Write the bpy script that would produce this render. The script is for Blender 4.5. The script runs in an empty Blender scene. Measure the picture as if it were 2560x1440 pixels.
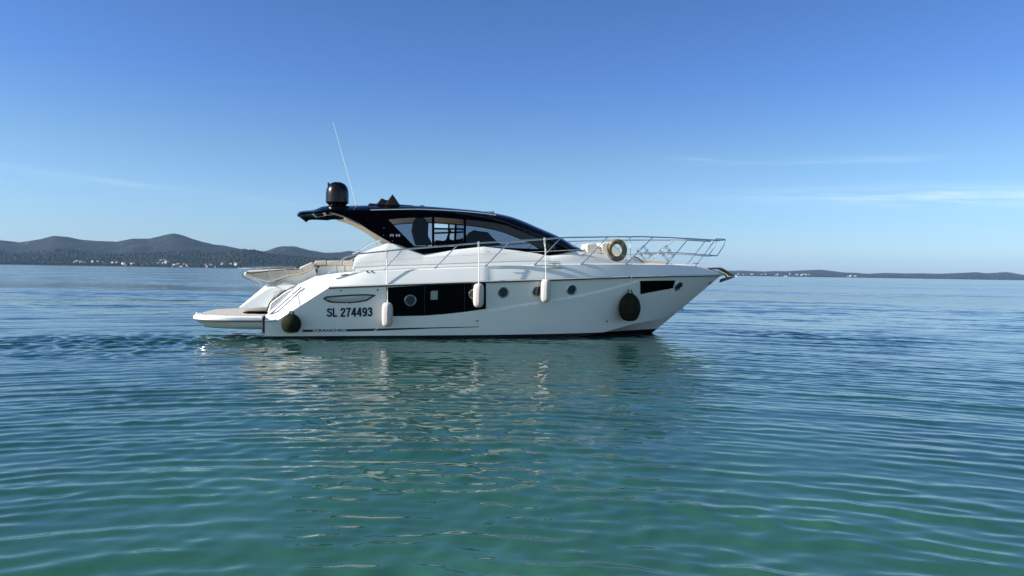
import bpy, bmesh, math, random
import numpy as np
from mathutils import Vector, Matrix

scene = bpy.context.scene
COL = scene.collection
rng = np.random.default_rng(7)
random.seed(7)
rad = math.radians

# ------------------------------------------------------------------ camera
FPX, EYE, PITCH, ROLL = 1862.0, 1.70, rad(1.215), rad(0.89)
cam_data = bpy.data.cameras.new("camera")
cam_data.sensor_width = 36.0
cam_data.lens = 36.0 * FPX / 2560.0
cam_data.clip_start, cam_data.clip_end = 0.1, 60000.0
cam = bpy.data.objects.new("camera", cam_data)
COL.objects.link(cam)
RM = Matrix.Rotation(math.pi / 2 - PITCH, 3, 'X') @ Matrix.Rotation(ROLL, 3, 'Z')
cam.matrix_world = Matrix.Translation((0, 0, EYE)) @ RM.to_4x4()
scene.camera = cam

# ------------------------------------------------------------------ sun and sky
SUN_EL, SUN_AZ = rad(27.0), rad(13.2)          # the sun stands to the left, a little on the viewer's side
sun_vec = Vector((-math.cos(SUN_AZ) * math.cos(SUN_EL), -math.sin(SUN_AZ) * math.cos(SUN_EL), math.sin(SUN_EL)))
sd = bpy.data.lights.new("sun", 'SUN')
sd.energy, sd.angle, sd.color = 5.0, rad(0.53), (1.0, 0.94, 0.86)
sun = bpy.data.objects.new("sun", sd)
sun.rotation_euler = sun_vec.to_track_quat('Z', 'Y').to_euler()
COL.objects.link(sun)

world = bpy.data.worlds.new("World")
scene.world = world
world.use_nodes = True
wn, wl = world.node_tree.nodes, world.node_tree.links
wn.clear()
w_out = wn.new('ShaderNodeOutputWorld')
w_bg = wn.new('ShaderNodeBackground')
sky = wn.new('ShaderNodeTexSky')
sky.sky_type = 'NISHITA'
sky.sun_disc = False
sky.sun_elevation = SUN_EL
sky.sun_rotation = math.atan2(sun_vec.x, sun_vec.y)
sky.altitude, sky.air_density, sky.dust_density, sky.ozone_density = 0.0, 1.0, 0.25, 4.0
w_bg.inputs['Strength'].default_value = 0.093
# thin cirrus: bright streaks low in the sky, laid out by direction
tc = wn.new('ShaderNodeTexCoord')
def wmath(op, a, b=None, clamp=False):
    n = wn.new('ShaderNodeMath'); n.operation = op; n.use_clamp = clamp
    for i, v in enumerate((a, b)):
        if v is None: continue
        if isinstance(v, (int, float)): n.inputs[i].default_value = v
        else: wl.new(v, n.inputs[i])
    return n.outputs[0]
sep = wn.new('ShaderNodeSeparateXYZ'); wl.new(tc.outputs['Generated'], sep.inputs[0])
azi = wmath('ARCTAN2', sep.outputs['X'], sep.outputs['Y'])
ele = wmath('ARCSINE', sep.outputs['Z'])
def streak(az0, el0, w_az, w_el, tilt, seed, detail=6.0):
    da = wmath('SUBTRACT', azi, az0)
    de = wmath('SUBTRACT', wmath('SUBTRACT', ele, el0), wmath('MULTIPLY', da, tilt))
    ga = wmath('POWER', 2.718, wmath('MULTIPLY', wmath('MULTIPLY', da, da), -1.0 / (w_az * w_az)))
    ge = wmath('POWER', 2.718, wmath('MULTIPLY', wmath('MULTIPLY', de, de), -1.0 / (w_el * w_el)))
    cmb = wn.new('ShaderNodeCombineXYZ')
    wl.new(wmath('MULTIPLY', da, 7.0), cmb.inputs[0]); wl.new(wmath('MULTIPLY', de, 110.0), cmb.inputs[1])
    cmb.inputs[2].default_value = seed
    nz = wn.new('ShaderNodeTexNoise'); nz.inputs['Scale'].default_value = 1.0
    nz.inputs['Detail'].default_value = detail; nz.inputs['Roughness'].default_value = 0.62
    wl.new(cmb.outputs[0], nz.inputs['Vector'])
    nn = wmath('MULTIPLY', wmath('SUBTRACT', nz.outputs['Fac'], 0.38), 3.2, True)
    return wmath('MULTIPLY', wmath('MULTIPLY', ga, ge), nn)
CLOUDS = [  # azimuth, elevation, widths, tilt, seed, opacity
    (0.56, 0.094, 0.20, 0.0095, -0.03, 1.0, 0.6), (0.235, 0.150, 0.032, 0.0020, -0.09, 5.0, 0.22),
    (0.40, 0.142, 0.13, 0.0045, -0.02, 9.0, 0.16), (-0.47, 0.096, 0.17, 0.0050, -0.08, 13.0, 0.16),
    (-0.40, 0.043, 0.16, 0.0060, -0.04, 17.0, -0.20), (-0.03, 0.125, 0.06, 0.0020, 0.0, 21.0, 0.10)]
col = None
mixin = sky.outputs['Color']
# clear polarised autumn air: a bluer sky than the model's, palest a little above the horizon
tr = wn.new('ShaderNodeValToRGB'); wl.new(wmath('MULTIPLY', ele, 2.0, True), tr.inputs[0])
els = tr.color_ramp.elements
els[0].position = 0.0; els[0].color = (0.42, 0.53, 0.83, 1)
els[1].position = 1.0; els[1].color = (0.26, 0.36, 0.58, 1)
for p_, c_ in ((0.06, (0.55, 0.67, 0.88)), (0.19, (0.60, 0.72, 0.88)), (0.30, (0.57, 0.69, 0.82)), (0.49, (0.44, 0.59, 0.88)), (0.73, (0.39, 0.55, 0.80))):
    e_ = els.new(p_); e_.color = (*c_, 1)
tm = wn.new('ShaderNodeMix'); tm.data_type = 'RGBA'; tm.blend_type = 'MULTIPLY'; tm.inputs['Factor'].default_value = 1.0
# unseen sky half behind the viewer, made paler and whiter to fill the hull
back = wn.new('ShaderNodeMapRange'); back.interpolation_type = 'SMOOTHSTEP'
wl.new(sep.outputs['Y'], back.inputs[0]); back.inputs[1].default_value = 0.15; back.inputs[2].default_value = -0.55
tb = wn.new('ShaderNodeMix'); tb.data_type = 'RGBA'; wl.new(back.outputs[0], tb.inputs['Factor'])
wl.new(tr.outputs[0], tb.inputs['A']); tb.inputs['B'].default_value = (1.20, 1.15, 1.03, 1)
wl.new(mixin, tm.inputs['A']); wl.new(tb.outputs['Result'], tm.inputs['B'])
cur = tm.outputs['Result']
for (a, e, wa, we, ti, se, op) in CLOUDS:
    f = wmath('MULTIPLY', streak(a, e, wa, we, ti, se), abs(op))
    m = wn.new('ShaderNodeMix'); m.data_type = 'RGBA'
    wl.new(f, m.inputs['Factor']); wl.new(cur, m.inputs['A'])
    m.inputs['B'].default_value = (6.2, 6.9, 7.4, 1) if op > 0 else (2.3, 3.0, 4.2, 1)
    cur = m.outputs['Result']
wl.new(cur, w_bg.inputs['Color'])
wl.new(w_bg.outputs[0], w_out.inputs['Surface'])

scene.view_settings.view_transform = 'Standard'
scene.view_settings.look = 'None'
scene.view_settings.exposure = 0.92
scene.view_settings.gamma = 1.0
scene.view_settings.use_curve_mapping = False
scene.cycles.max_bounces = 10
scene.cycles.transparent_max_bounces = 12
scene.cycles.volume_bounces = 0
scene.cycles.use_denoising = True
scene.cycles.sample_clamp_indirect = 6.0

# ------------------------------------------------------------------ materials
def material(name, color, rough=0.5, metal=0.0, coat=0.0, spec=0.5, noise=None, bump=None, sheen=0.0):
    """noise=(scale, colour2, detail, stretch); bump=(scale, strength, distance)"""
    m = bpy.data.materials.new(name); m.use_nodes = True
    n, l = m.node_tree.nodes, m.node_tree.links
    b = n['Principled BSDF']
    b.inputs['Base Color'].default_value = (*color, 1)
    b.inputs['Roughness'].default_value = rough
    b.inputs['Metallic'].default_value = metal
    b.inputs['Coat Weight'].default_value = coat
    b.inputs['Coat Roughness'].default_value = 0.04
    b.inputs['Specular IOR Level'].default_value = spec
    if sheen: b.inputs['Sheen Weight'].default_value = sheen
    t = n.new('ShaderNodeTexCoord')
    if noise:
        mp = n.new('ShaderNodeMapping'); l.new(t.outputs['Object'], mp.inputs[0])
        mp.inputs['Scale'].default_value = noise[3] if len(noise) > 3 else (1, 1, 1)
        z = n.new('ShaderNodeTexNoise'); z.inputs['Scale'].default_value = noise[0]
        z.inputs['Detail'].default_value = noise[2] if len(noise) > 2 else 4
        l.new(mp.outputs[0], z.inputs['Vector'])
        r = n.new('ShaderNodeMapRange'); r.inputs[1].default_value = 0.35; r.inputs[2].default_value = 0.65
        l.new(z.outputs['Fac'], r.inputs[0])
        x = n.new('ShaderNodeMix'); x.data_type = 'RGBA'
        x.inputs['A'].default_value = (*color, 1); x.inputs['B'].default_value = (*noise[1], 1)
        l.new(r.outputs[0], x.inputs['Factor']); l.new(x.outputs['Result'], b.inputs['Base Color'])
    if bump:
        z = n.new('ShaderNodeTexNoise'); z.inputs['Scale'].default_value = bump[0]; z.inputs['Detail'].default_value = 3
        l.new(t.outputs['Object'], z.inputs['Vector'])
        bp = n.new('ShaderNodeBump'); bp.inputs['Strength'].default_value = bump[1]; bp.inputs['Distance'].default_value = bump[2]
        l.new(z.outputs['Fac'], bp.inputs['Height']); l.new(bp.outputs[0], b.inputs['Normal'])
    return m

def tinted_glass(name, tint, rough=0.0):
    m = bpy.data.materials.new(name); m.use_nodes = True
    n, l = m.node_tree.nodes, m.node_tree.links
    n.clear()
    o = n.new('ShaderNodeOutputMaterial')
    tr = n.new('ShaderNodeBsdfTransparent'); tr.inputs[0].default_value = (*tint, 1)
    gl = n.new('ShaderNodeBsdfGlossy'); gl.inputs['Roughness'].default_value = rough
    gl.inputs['Color'].default_value = (0.9, 0.9, 0.9, 1)
    fr = n.new('ShaderNodeFresnel'); fr.inputs['IOR'].default_value = 1.45
    mx = n.new('ShaderNodeMixShader')
    l.new(fr.outputs[0], mx.inputs[0]); l.new(tr.outputs[0], mx.inputs[1]); l.new(gl.outputs[0], mx.inputs[2])
    l.new(mx.outputs[0], o.inputs['Surface'])
    return m

M = {
    'gelcoat': material('white_gelcoat', (0.76, 0.76, 0.735), 0.22, coat=0.30, noise=(0.8, (0.735, 0.74, 0.715), 3)),
    'deck': material('white_deck', (0.70, 0.69, 0.65), 0.55, noise=(3.0, (0.66, 0.65, 0.61), 4)),
    'black': material('black_gloss', (0.0008, 0.0008, 0.002), 0.08, spec=0.035),
    'glass_black': material('dark_window', (0.0015, 0.0015, 0.002), 0.06, spec=0.12),
    'satin_black': material('satin_black', (0.003, 0.003, 0.0035), 0.26, spec=0.3),
    'canvas': material('black_canvas', (0.012, 0.012, 0.013), 0.9, bump=(30, 0.4, 0.01)),
    'steel': material('stainless_steel', (0.74, 0.74, 0.74), 0.28, metal=1.0),
    'chrome': material('polished_steel', (0.80, 0.81, 0.82), 0.08, metal=1.0),
    'cushion': material('beige_vinyl', (0.60, 0.53, 0.44), 0.6, noise=(5, (0.56, 0.49, 0.40), 3), bump=(14, 0.15, 0.01)),
    'liner': material('beige_liner', (0.62, 0.56, 0.47), 0.7),
    'dark_trim': material('dark_trim', (0.02, 0.02, 0.022), 0.6),
    'interior': material('dark_upholstery', (0.005, 0.006, 0.010), 0.7, spec=0.2),
    'olive': material('olive_cover', (0.016, 0.020, 0.012), 0.85, spec=0.1, noise=(9, (0.011, 0.014, 0.008), 4), bump=(60, 0.3, 0.004)),
    'fender': material('pale_fender_cloth', (0.54, 0.50, 0.48), 0.9, noise=(5, (0.44, 0.40, 0.38), 5, (3, 3, 1)), bump=(50, 0.3, 0.005)),
    'rope': material('white_rope', (0.70, 0.69, 0.65), 0.9),
    'grey_rope': material('grey_rope', (0.30, 0.30, 0.29), 0.9),
    'ring': material('ochre_cover', (0.24, 0.18, 0.10), 0.85, spec=0.2, noise=(8, (0.19, 0.14, 0.075), 4), bump=(40, 0.2, 0.004)),
    'band': material('grey_band', (0.28, 0.27, 0.25), 0.8),
    'navy': material('navy_vinyl', (0.012, 0.016, 0.045), 0.35),
    'blue_grey': material('blue_grey_vinyl', (0.10, 0.13, 0.24), 0.4),
    'silver': material('silver_vent', (0.40, 0.41, 0.40), 0.5),
    'rub': material('rub_strip', (0.05, 0.06, 0.065), 0.35),
    'lens': material('cabin_porthole', (0.035, 0.05, 0.055), 0.05),
    'galv': material('anchor_metal', (0.10, 0.10, 0.105), 0.35, metal=0.8),
    'bronze': material('warm_reflecting_steel', (0.60, 0.52, 0.42), 0.2, metal=1.0),
    'cream': material('cream_vinyl', (0.66, 0.60, 0.48), 0.6, bump=(14, 0.1, 0.01)),
    'pane_grey': material('pale_see_through', (0.26, 0.29, 0.30), 0.6),
}
M['tint'] = tinted_glass('tinted_glass', (0.46, 0.50, 0.57))
M['lightmark'] = material('pale_lettering', (0.5, 0.5, 0.55), 0.4)

def hull_material():
    m = M['gelcoat'].copy(); m.name = 'hull_paint'
    n, l = m.node_tree.nodes, m.node_tree.links
    b = n['Principled BSDF']
    base = b.inputs['Base Color'].links[0].from_socket
    t = n.new('ShaderNodeTexCoord'); s = n.new('ShaderNodeSeparateXYZ'); l.new(t.outputs['Object'], s.inputs[0])
    a = n.new('ShaderNodeMapRange'); a.inputs[1].default_value = 0; a.inputs[2].default_value = 11.0
    a.inputs[3].default_value = 0.055; a.inputs[4].default_value = 0.125
    l.new(s.outputs['X'], a.inputs[0])
    g = n.new('ShaderNodeMath'); g.operation = 'LESS_THAN'
    l.new(s.outputs['Z'], g.inputs[0]); l.new(a.outputs[0], g.inputs[1])
    x = n.new('ShaderNodeMix'); x.data_type = 'RGBA'
    l.new(g.outputs[0], x.inputs['Factor']); l.new(base, x.inputs['A']); x.inputs['B'].default_value = (0.008, 0.008, 0.009, 1)
    l.new(x.outputs['Result'], b.inputs['Base Color'])
    return m
M['hull'] = hull_material()

def teak_material():
    m = material('weathered_teak', (0.38, 0.35, 0.32), 0.75, noise=(4, (0.50, 0.47, 0.43), 5, (1, 14, 1)))
    n, l = m.node_tree.nodes, m.node_tree.links
    b = n['Principled BSDF']; base = b.inputs['Base Color'].links[0].from_socket
    t = n.new('ShaderNodeTexCoord'); s = n.new('ShaderNodeSeparateXYZ'); l.new(t.outputs['Object'], s.inputs[0])
    f = n.new('ShaderNodeMath'); f.operation = 'PINGPONG'; f.inputs[1].default_value = 0.035; l.new(s.outputs['Y'], f.inputs[0])
    g = n.new('ShaderNodeMath'); g.operation = 'LESS_THAN'; g.inputs[1].default_value = 0.004; l.new(f.outputs[0], g.inputs[0])
    x = n.new('ShaderNodeMix'); x.data_type = 'RGBA'
    l.new(g.outputs[0], x.inputs['Factor']); l.new(base, x.inputs['A']); x.inputs['B'].default_value = (0.03, 0.028, 0.025, 1)
    l.new(x.outputs['Result'], b.inputs['Base Color'])
    return m
M['teak'] = teak_material()

# ------------------------------------------------------------------ mesh helpers
class MB:
    def __init__(s): s.v, s.f, s.m = [], [], []
    def add(s, verts, faces, mi=0):
        o = len(s.v); s.v += [tuple(map(float, p)) for p in verts]
        for f in faces: s.f.append(tuple(i + o for i in f)); s.m.append(mi)
    def grid(s, rows, mi=0, close=False, flip=False):
        nr, nc = len(rows), len(rows[0]); fs = []
        for i in range(nr - 1):
            for j in range(nc if close else nc - 1):
                k = (j + 1) % nc
                q = (i * nc + j, i * nc + k, (i + 1) * nc + k, (i + 1) * nc + j)
                fs.append(q[::-1] if flip else q)
        s.add([p for r in rows for p in r], fs, mi)
    def tube(s, pts, r, n=8, mi=0, closed=False, cap=True):
        pts = [Vector(p) for p in pts]; N = len(pts); rings = []
        rs = r if isinstance(r, (list, tuple)) else [r] * N
        ref = None
        for i, p in enumerate(pts):
            if closed: t = pts[(i + 1) % N] - pts[i - 1]
            else: t = pts[min(i + 1, N - 1)] - pts[max(i - 1, 0)]
            t.normalize()
            if ref is None:
                ref = Vector((0, 0, 1)) if abs(t.z) < 0.9 else Vector((1, 0, 0))
            a = ref - t * ref.dot(t); a.normalize(); ref = a
            b = t.cross(a)
            rings.append([p + (a * math.cos(2 * math.pi * k / n) + b * math.sin(2 * math.pi * k / n)) * rs[i] for k in range(n)])
        if closed: rings.append(rings[0])
        s.grid(rings, mi, close=True)
        if cap and not closed:
            o = len(s.v); s.add(rings[0], [tuple(range(n))[::-1]], mi); s.add(rings[-1], [tuple(range(n))], mi)
    def lathe(s, prof, c=(0, 0, 0), n=24, mi=0, rfun=None):
        rows = []
        for (r, z) in prof:
            rows.append([(c[0] + r * (rfun(k, n, z) if rfun else 1) * math.cos(2 * math.pi * k / n), c[1] + r * (rfun(k, n, z) if rfun else 1) * math.sin(2 * math.pi * k / n), c[2] + z) for k in range(n)])
        s.grid(rows, mi, close=True)
    def box(s, c, d, mi=0):
        x, y, z = d[0] / 2, d[1] / 2, d[2] / 2
        vs = [(c[0] + i * x, c[1] + j * y, c[2] + k * z) for i in (-1, 1) for j in (-1, 1) for k in (-1, 1)]
        s.add(vs, [(0, 1, 3, 2), (4, 6, 7, 5), (0, 4, 5, 1), (2, 3, 7, 6), (0, 2, 6, 4), (1, 5, 7, 3)], mi)
    def build(s, name, mats, parent=None, smooth=True, bevel=0.0, segs=2, angle=40, origin=None):
        me = bpy.data.meshes.new(name)
        vs = s.v if origin is None else [(p[0] - origin[0], p[1] - origin[1], p[2] - origin[2]) for p in s.v]
        me.from_pydata(vs, [], s.f); me.update()
        for m in (mats if isinstance(mats, (list, tuple)) else [mats]): me.materials.append(m)
        me.polygons.foreach_set('material_index', s.m)
        bm = bmesh.new(); bm.from_mesh(me)
        bmesh.ops.remove_doubles(bm, verts=bm.verts, dist=1e-5)
        bmesh.ops.recalc_face_normals(bm, faces=bm.faces)
        bm.to_mesh(me); bm.free()
        if smooth:
            me.polygons.foreach_set('use_smooth', [True] * len(me.polygons))
            me.set_sharp_from_angle(angle=rad(angle))
        o = bpy.data.objects.new(name, me); COL.objects.link(o)
        if parent: o.parent = parent
        if bevel:
            md = o.modifiers.new('bevel', 'BEVEL'); md.width = bevel; md.segments = segs; md.limit_method = 'ANGLE'; md.angle_limit = rad(30)
            md.harden_normals = False
        return o

def tag(o, label=None, cat=None, group=None, kind=None):
    for k, v in (('label', label), ('category', cat), ('group', group), ('kind', kind)):
        if v: o[k] = v
    return o

def resample(pts, n):
    p = np.array(pts, float); d = np.r_[0, np.cumsum(np.linalg.norm(np.diff(p, axis=0), axis=1))]
    t = np.linspace(0, d[-1], n)
    return np.stack([np.interp(t, d, p[:, i]) for i in range(p.shape[1])], 1)

def smooth_curve(pts, n):
    """Catmull-Rom through the points, n samples"""
    p = np.array(pts, float); p = np.vstack([2 * p[0] - p[1], p, 2 * p[-1] - p[-2]]); out = []
    segs = len(p) - 3
    for t in np.linspace(0, segs - 1e-9, n):
        i = int(t); f = t - i; a, b, c, d = p[i:i + 4]
        out.append(0.5 * (2 * b + (c - a) * f + (2 * a - 5 * b + 4 * c - d) * f * f + (3 * b - a - 3 * c + d) * f ** 3))
    return np.array(out)

# ------------------------------------------------------------------ the yacht's frame: x forward, -y starboard, z up
RN = np.array(RM)
CAMP = np.array([0, 0, EYE])
def ray(x, y): return RN @ np.array([(x - 1280) / FPX, -(y - 720) / FPX, -1.0])
def ground(x, y, z=0.0):
    d = ray(x, y); return CAMP + d * (z - EYE) / d[2]
_A, _B = ground(663, 846), ground(1632, 832)
_L = np.linalg.norm((_B - _A)[:2])
PSI = math.atan2((_B - _A)[1], (_B - _A)[0]) - math.asin(1.8 / _L)
HD = np.array([math.cos(PSI), math.sin(PSI), 0]); SD = np.array([math.sin(PSI), -math.cos(PSI), 0])
ORG = _A - 1.8 * SD
def P(x, y, v):
    """point of the photograph at the distance v to starboard of the yacht's centreline -> (u, v, z)"""
    if callable(v):
        vv = 1.4
        for _ in range(25):
            u, _v, z = P(x, y, vv); vv = 0.5 * vv + 0.5 * v(u, z)
        return P(x, y, vv)
    d = ray(x, y); t = (v - (CAMP - ORG) @ SD) / (d @ SD); p = CAMP + t * d
    return (p - ORG) @ HD, v, p[2]
def L(p): return (p[0], -p[1], p[2])             # (u, v, z) -> local coordinates of the yacht
def PL(x, y, v): return L(P(x, y, v))
def world_of(l): return Vector(ORG + HD * l[0] - SD * l[1] + np.array([0, 0, l[2]]))
def mir(pts): return [(p[0], -p[1], p[2]) for p in pts]

yacht = bpy.data.objects.new('motor_yacht', None); COL.objects.link(yacht)
yacht.location = ORG; yacht.rotation_euler = (0, 0, PSI)
tag(yacht, 'white motor yacht with black hardtop lying broadside on the calm water', 'motor yacht')

# ---- hull lines
LR = P(1803, 688, 0)[0]
CH_END = P(1683, 789, 0)
def BR(u):                                       # half beam at the rub rail
    u = np.clip(np.asarray(u, float), 0, LR)
    s = np.clip((u - 4.0) / (LR - 4.0), 0, 1)
    return 2.06 * (1 - s ** 2.5) * 1.0 + 0.0 - 0.06 * np.clip((2 - u) / 2, 0, 1)
def line(pts, vf):
    a = np.array([P(x, y, vf) for x, y in pts]); return a[:, 0], a[:, 2]
vr = lambda u, z: float(BR(u))
def vd(u, z):                                    # deck edge: the bulwark leans in, most of all along the transom wing
    k = min(max((u - 1.1) / 1.5, 0), 1); ins = 0.13 + 0.17 * (1 - k * k * (3 - 2 * k))
    return float(max(BR(u) - ins, 0.0)) if u < LR - 0.4 else float(BR(u) * 0.6)
ru, rz = line([(661, 804), (693, 801), (822, 719), (1000, 712), (1197, 705), (1362, 700), (1573, 692.5), (1700, 690)], vr)
ru = np.r_[ru, LR]; rz = np.r_[rz, P(1803, 688, 0)[2]]
ru[0] = 0
du, dz = line([(661, 789), (748, 712), (789, 695), (810, 690), (860, 685.5), (957, 678), (1060, 674), (1307, 665), (1407, 661.5), (1566, 661), (1685, 663), (1737, 666)], vd)
du = np.r_[du, LR + 0.02]; dz = np.r_[dz, P(1803, 684, 0)[2]]
du[0] = 0
ZR = lambda u: np.interp(u, ru, rz)
ZD = lambda u: np.interp(u, du, dz)
def BC(t): return 1.82 * (1 - np.clip((t - 0.3) / 0.7, 0, 1) ** 2.2)
CU = CH_END[0]
cu_, cz_ = line([(1503, 828), (1587, 810)], 0.9)
def ZC(u): return np.interp(u, [0, 5.5, 7.8, cu_[0], cu_[1], CU], [-0.12, -0.10, -0.03, cz_[0], cz_[1], CH_END[2]])
tt = np.unique(np.r_[np.linspace(0, 1, 150), ru[1] / LR, ru[2] / LR, du[1] / LR, du[2] / LR])
def hull_lines(t):
    ur = t * LR; uc = ur - (LR - CU) * t ** 3
    return ur, uc
TGRID = np.linspace(0, 1, 600)
def hull_v(u, z):
    """half beam of the hull side at (u, z)"""
    w = 0.5
    for _ in range(30):
        ur, uc = hull_lines(TGRID); t = np.interp(u, uc + (ur - uc) * w, TGRID)
        a, b = hull_lines(np.array([t])); zc, zr = ZC(b[0]), ZR(a[0])
        w = 0.6 * w + 0.4 * float(np.clip((z - zc) / max(zr - zc, 0.02), 0, 1))
    return float(hull_pt(t, w)[1])
kl = [P(1218, 780, 2.0), P(1300, 766, 2.0), P(1460, 740, 1.75), P(1540, 720, 1.45), P(1597, 702, 1.2), P(1640, 700, 0.95)]
KU, KZ = [p[0] for p in kl], [p[2] for p in kl]
def sst(x): x = np.clip(x, 0, 1); return x * x * (3 - 2 * x)
def hull_pt(t, w):
    ur, uc = hull_lines(np.array([t])); ur, uc = ur[0], uc[0]
    u = uc + (ur - uc) * w; zc, zr = float(ZC(uc)), float(ZR(ur)); z = zc + (zr - zc) * w
    p = 1.0 + 0.55 * sst((t - 0.45) / 0.5)
    vc, vrr = float(BC(t)), float(BR(ur))
    v = vc + (vrr - vc) * (w ** p if vrr > vc else w)
    if ur < 1.6: v = vc + (float(BR(ur)) - vc) * min(1.0, (z - zc) / (1.26 - zc))
    # shallow moulded step above the diagonal crease
    rec = 0.030 * sst((z - np.interp(u, KU, KZ)) / 0.035) * sst((u - KU[0]) / 0.05) * sst((KU[-1] - u) / 0.9)
    return (u, max(v - rec, 0.0), z)
def deck_v(u): return vd(u, 0)

hull = MB()
ws = np.linspace(0, 1, 44)
rows = [[hull_pt(t, w) for w in ws] for t in tt]
hull.grid([[L(p) for p in r] for r in rows]); hull.grid([[L(p) for p in mir(r)] for r in rows])
# bottom
bot = []
for i, t in enumerate(tt):
    c = rows[i][0]; ku = c[0] - 1.05 * t ** 5; kz = -0.55 + (0.22) * t ** 3
    bot.append([(c[0] + (ku - c[0]) * q, c[1] * (1 - q), c[2] + (kz - c[2]) * q) for q in np.linspace(0, 1, 8)])
hull.grid([[L(p) for p in r] for r in bot]); hull.grid([[L(p) for p in mir(r)] for r in bot])
# bulwark: leans inboard from the rub rail to the deck edge
bul = []
for i, t in enumerate(tt):
    r = rows[i][-1]; u = r[0]; r_v = min(float(BR(u)), r[1]) if u < 1.6 else r[1]; top_z = max(float(ZD(u)), r[2] + 0.02); hgt = top_z - r[2]; top_v = min(r_v - (float(BR(u)) - deck_v(u)) * min(1.0, hgt / 0.30), r_v * 0.985)
    top_v = max(top_v, 0)
    row = [(u, r_v + (top_v - r_v) * q + 0.004 * math.sin(math.pi * q), r[2] + (top_z - r[2]) * q) for q in np.linspace(0, 1, 7)]
    iv = max(top_v - 0.05, 0); row += [(u, max(top_v - 0.02, 0), top_z + 0.015), (u, iv, top_z + 0.017), (u, max(top_v - 0.24, 0), top_z + 0.012)]
    bul.append(row)
hull.grid([[L(p) for p in r] for r in bul]); hull.grid([[L(p) for p in mir(r)] for r in bul])
# transom
tr = [L(p) for p in rows[0]] ; trm = [L(p) for p in mir(rows[0])]
hull.grid([tr, trm])
tb = [L(p) for p in bul[0]]; hull.grid([tb, [L(p) for p in mir(bul[0])]])
hull.grid([[L(p) for p in bot[0]], [L(p) for p in mir(bot[0])]])
HULL = hull.build('hull', M['hull'], yacht, angle=19)

def on_hull(x, y, off=0.0):
    u, v, z = P(x, y, lambda u, z: hull_v(u, z)); return (u, v + off, z)
def hull_normal(u, z):
    e = 0.08; a = (hull_v(u + e, z) - hull_v(u - e, z)) / (2 * e); b = (hull_v(u, z + e) - hull_v(u, z - e)) / (2 * e)
    n = Vector((-a, 1.0, -b)).normalized(); return Vector((n.x, -n.y, n.z))

# rub rail, both sides: a grey strip, its highlight put in as a white line
def strip(us, dv, dzs, zf, vf):
    """closed section swept along the hull"""
    return [[L((u, vf(u) + a, zf(u) + b)) for a, b in zip(dv, dzs)] for u in us]
us = np.linspace(ru[2], LR - 0.03, 90)
for sgn in (1, -1):
    mb = MB()
    sec = strip(us, [0.0, 0.028, 0.036, 0.028, 0.0], [0.030, 0.026, 0.0, -0.026, -0.032], ZR, lambda u: float(BR(u)) - 0.004)
    if sgn < 0: sec = [[(p[0], -p[1], p[2]) for p in r] for r in sec]
    mb.grid(sec); rr = mb.build('rub_rail', M['rub'], yacht)
    mb = MB(); pts = [L((u, float(BR(u)) + 0.034, float(ZR(u)) + 0.012)) for u in us]
    if sgn < 0: pts = [(p[0], -p[1], p[2]) for p in pts]
    mb.tube(pts, 0.011, 6); mb.build('rail_highlight', M['gelcoat'], rr)
mb = MB(); mb.tube([L((u, float(BR(u)) + 0.012, float(ZR(u)))) for u in np.linspace(0.02, ru[1] - 0.01, 6)], 0.022, 8); mb.build('rub_rail', M['chrome'], yacht)

# deck plate from rail to rail
mb = MB()
du_s = np.r_[np.linspace(1.25, LR - 0.1, 90)]
mb.grid([[L((u, deck_v(u) * q * 0.97, float(ZD(u)) + 0.006 + 0.05 * (1 - q * q))) for q in np.linspace(1, -1, 13)] for u in du_s])
mb.build('deck', M['deck'], yacht)

# hull windows and fittings ------------------------------------------------
def hull_patch(top, bottom, n, m, off):
    t, b = resample(top, n), resample(bottom, n)
    return [[L(on_hull(*(t[i] + (b[i] - t[i]) * j / (m - 1)), off)) for i in range(n)] for j in range(m)]
def patch_part(name, top, bottom, mat, parent, off=0.008, n=24, m=8, mirror=True):
    g = hull_patch(top, bottom, n, m, off)
    mb = MB(); mb.grid(g)
    o = mb.build(name, mat, parent)
    if mirror:
        mb = MB(); mb.grid([[(p[0], -p[1], p[2]) for p in r] for r in g]); mb.build(name, mat, parent)
    return o
W1 = patch_part('hull_window', [(966, 718.5), (1062, 713), (1215, 706.5)], [(966, 790.5), (1017, 790), (1062, 789), (1113, 785), (1163, 779.5), (1215, 772)], M['glass_black'], yacht, n=30, m=10)
for x, ya, yb in ((1061, 714, 788), (1161, 710, 779)):
    patch_part('window_joint', [(x - 0.5, ya), (x + 0.5, ya)], [(x - 0.5, yb), (x + 0.5, yb)], M['dark_trim'], W1, 0.011, 2, 6, False)
patch_part('see_through_patch', [(1077, 728), (1079, 727), (1094.5, 727)], [(1076, 749), (1079, 749.2), (1093.5, 749)], M['pane_grey'], W1, 0.0115, 4, 3, False)  # grey patch stands for light seen through a clear window
patch_part('hull_window', [(1600, 702), (1688, 701)], [(1601, 736), (1622, 731.5), (1682.5, 720.5)], M['glass_black'], yacht, 0.006, 12, 6)

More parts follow.
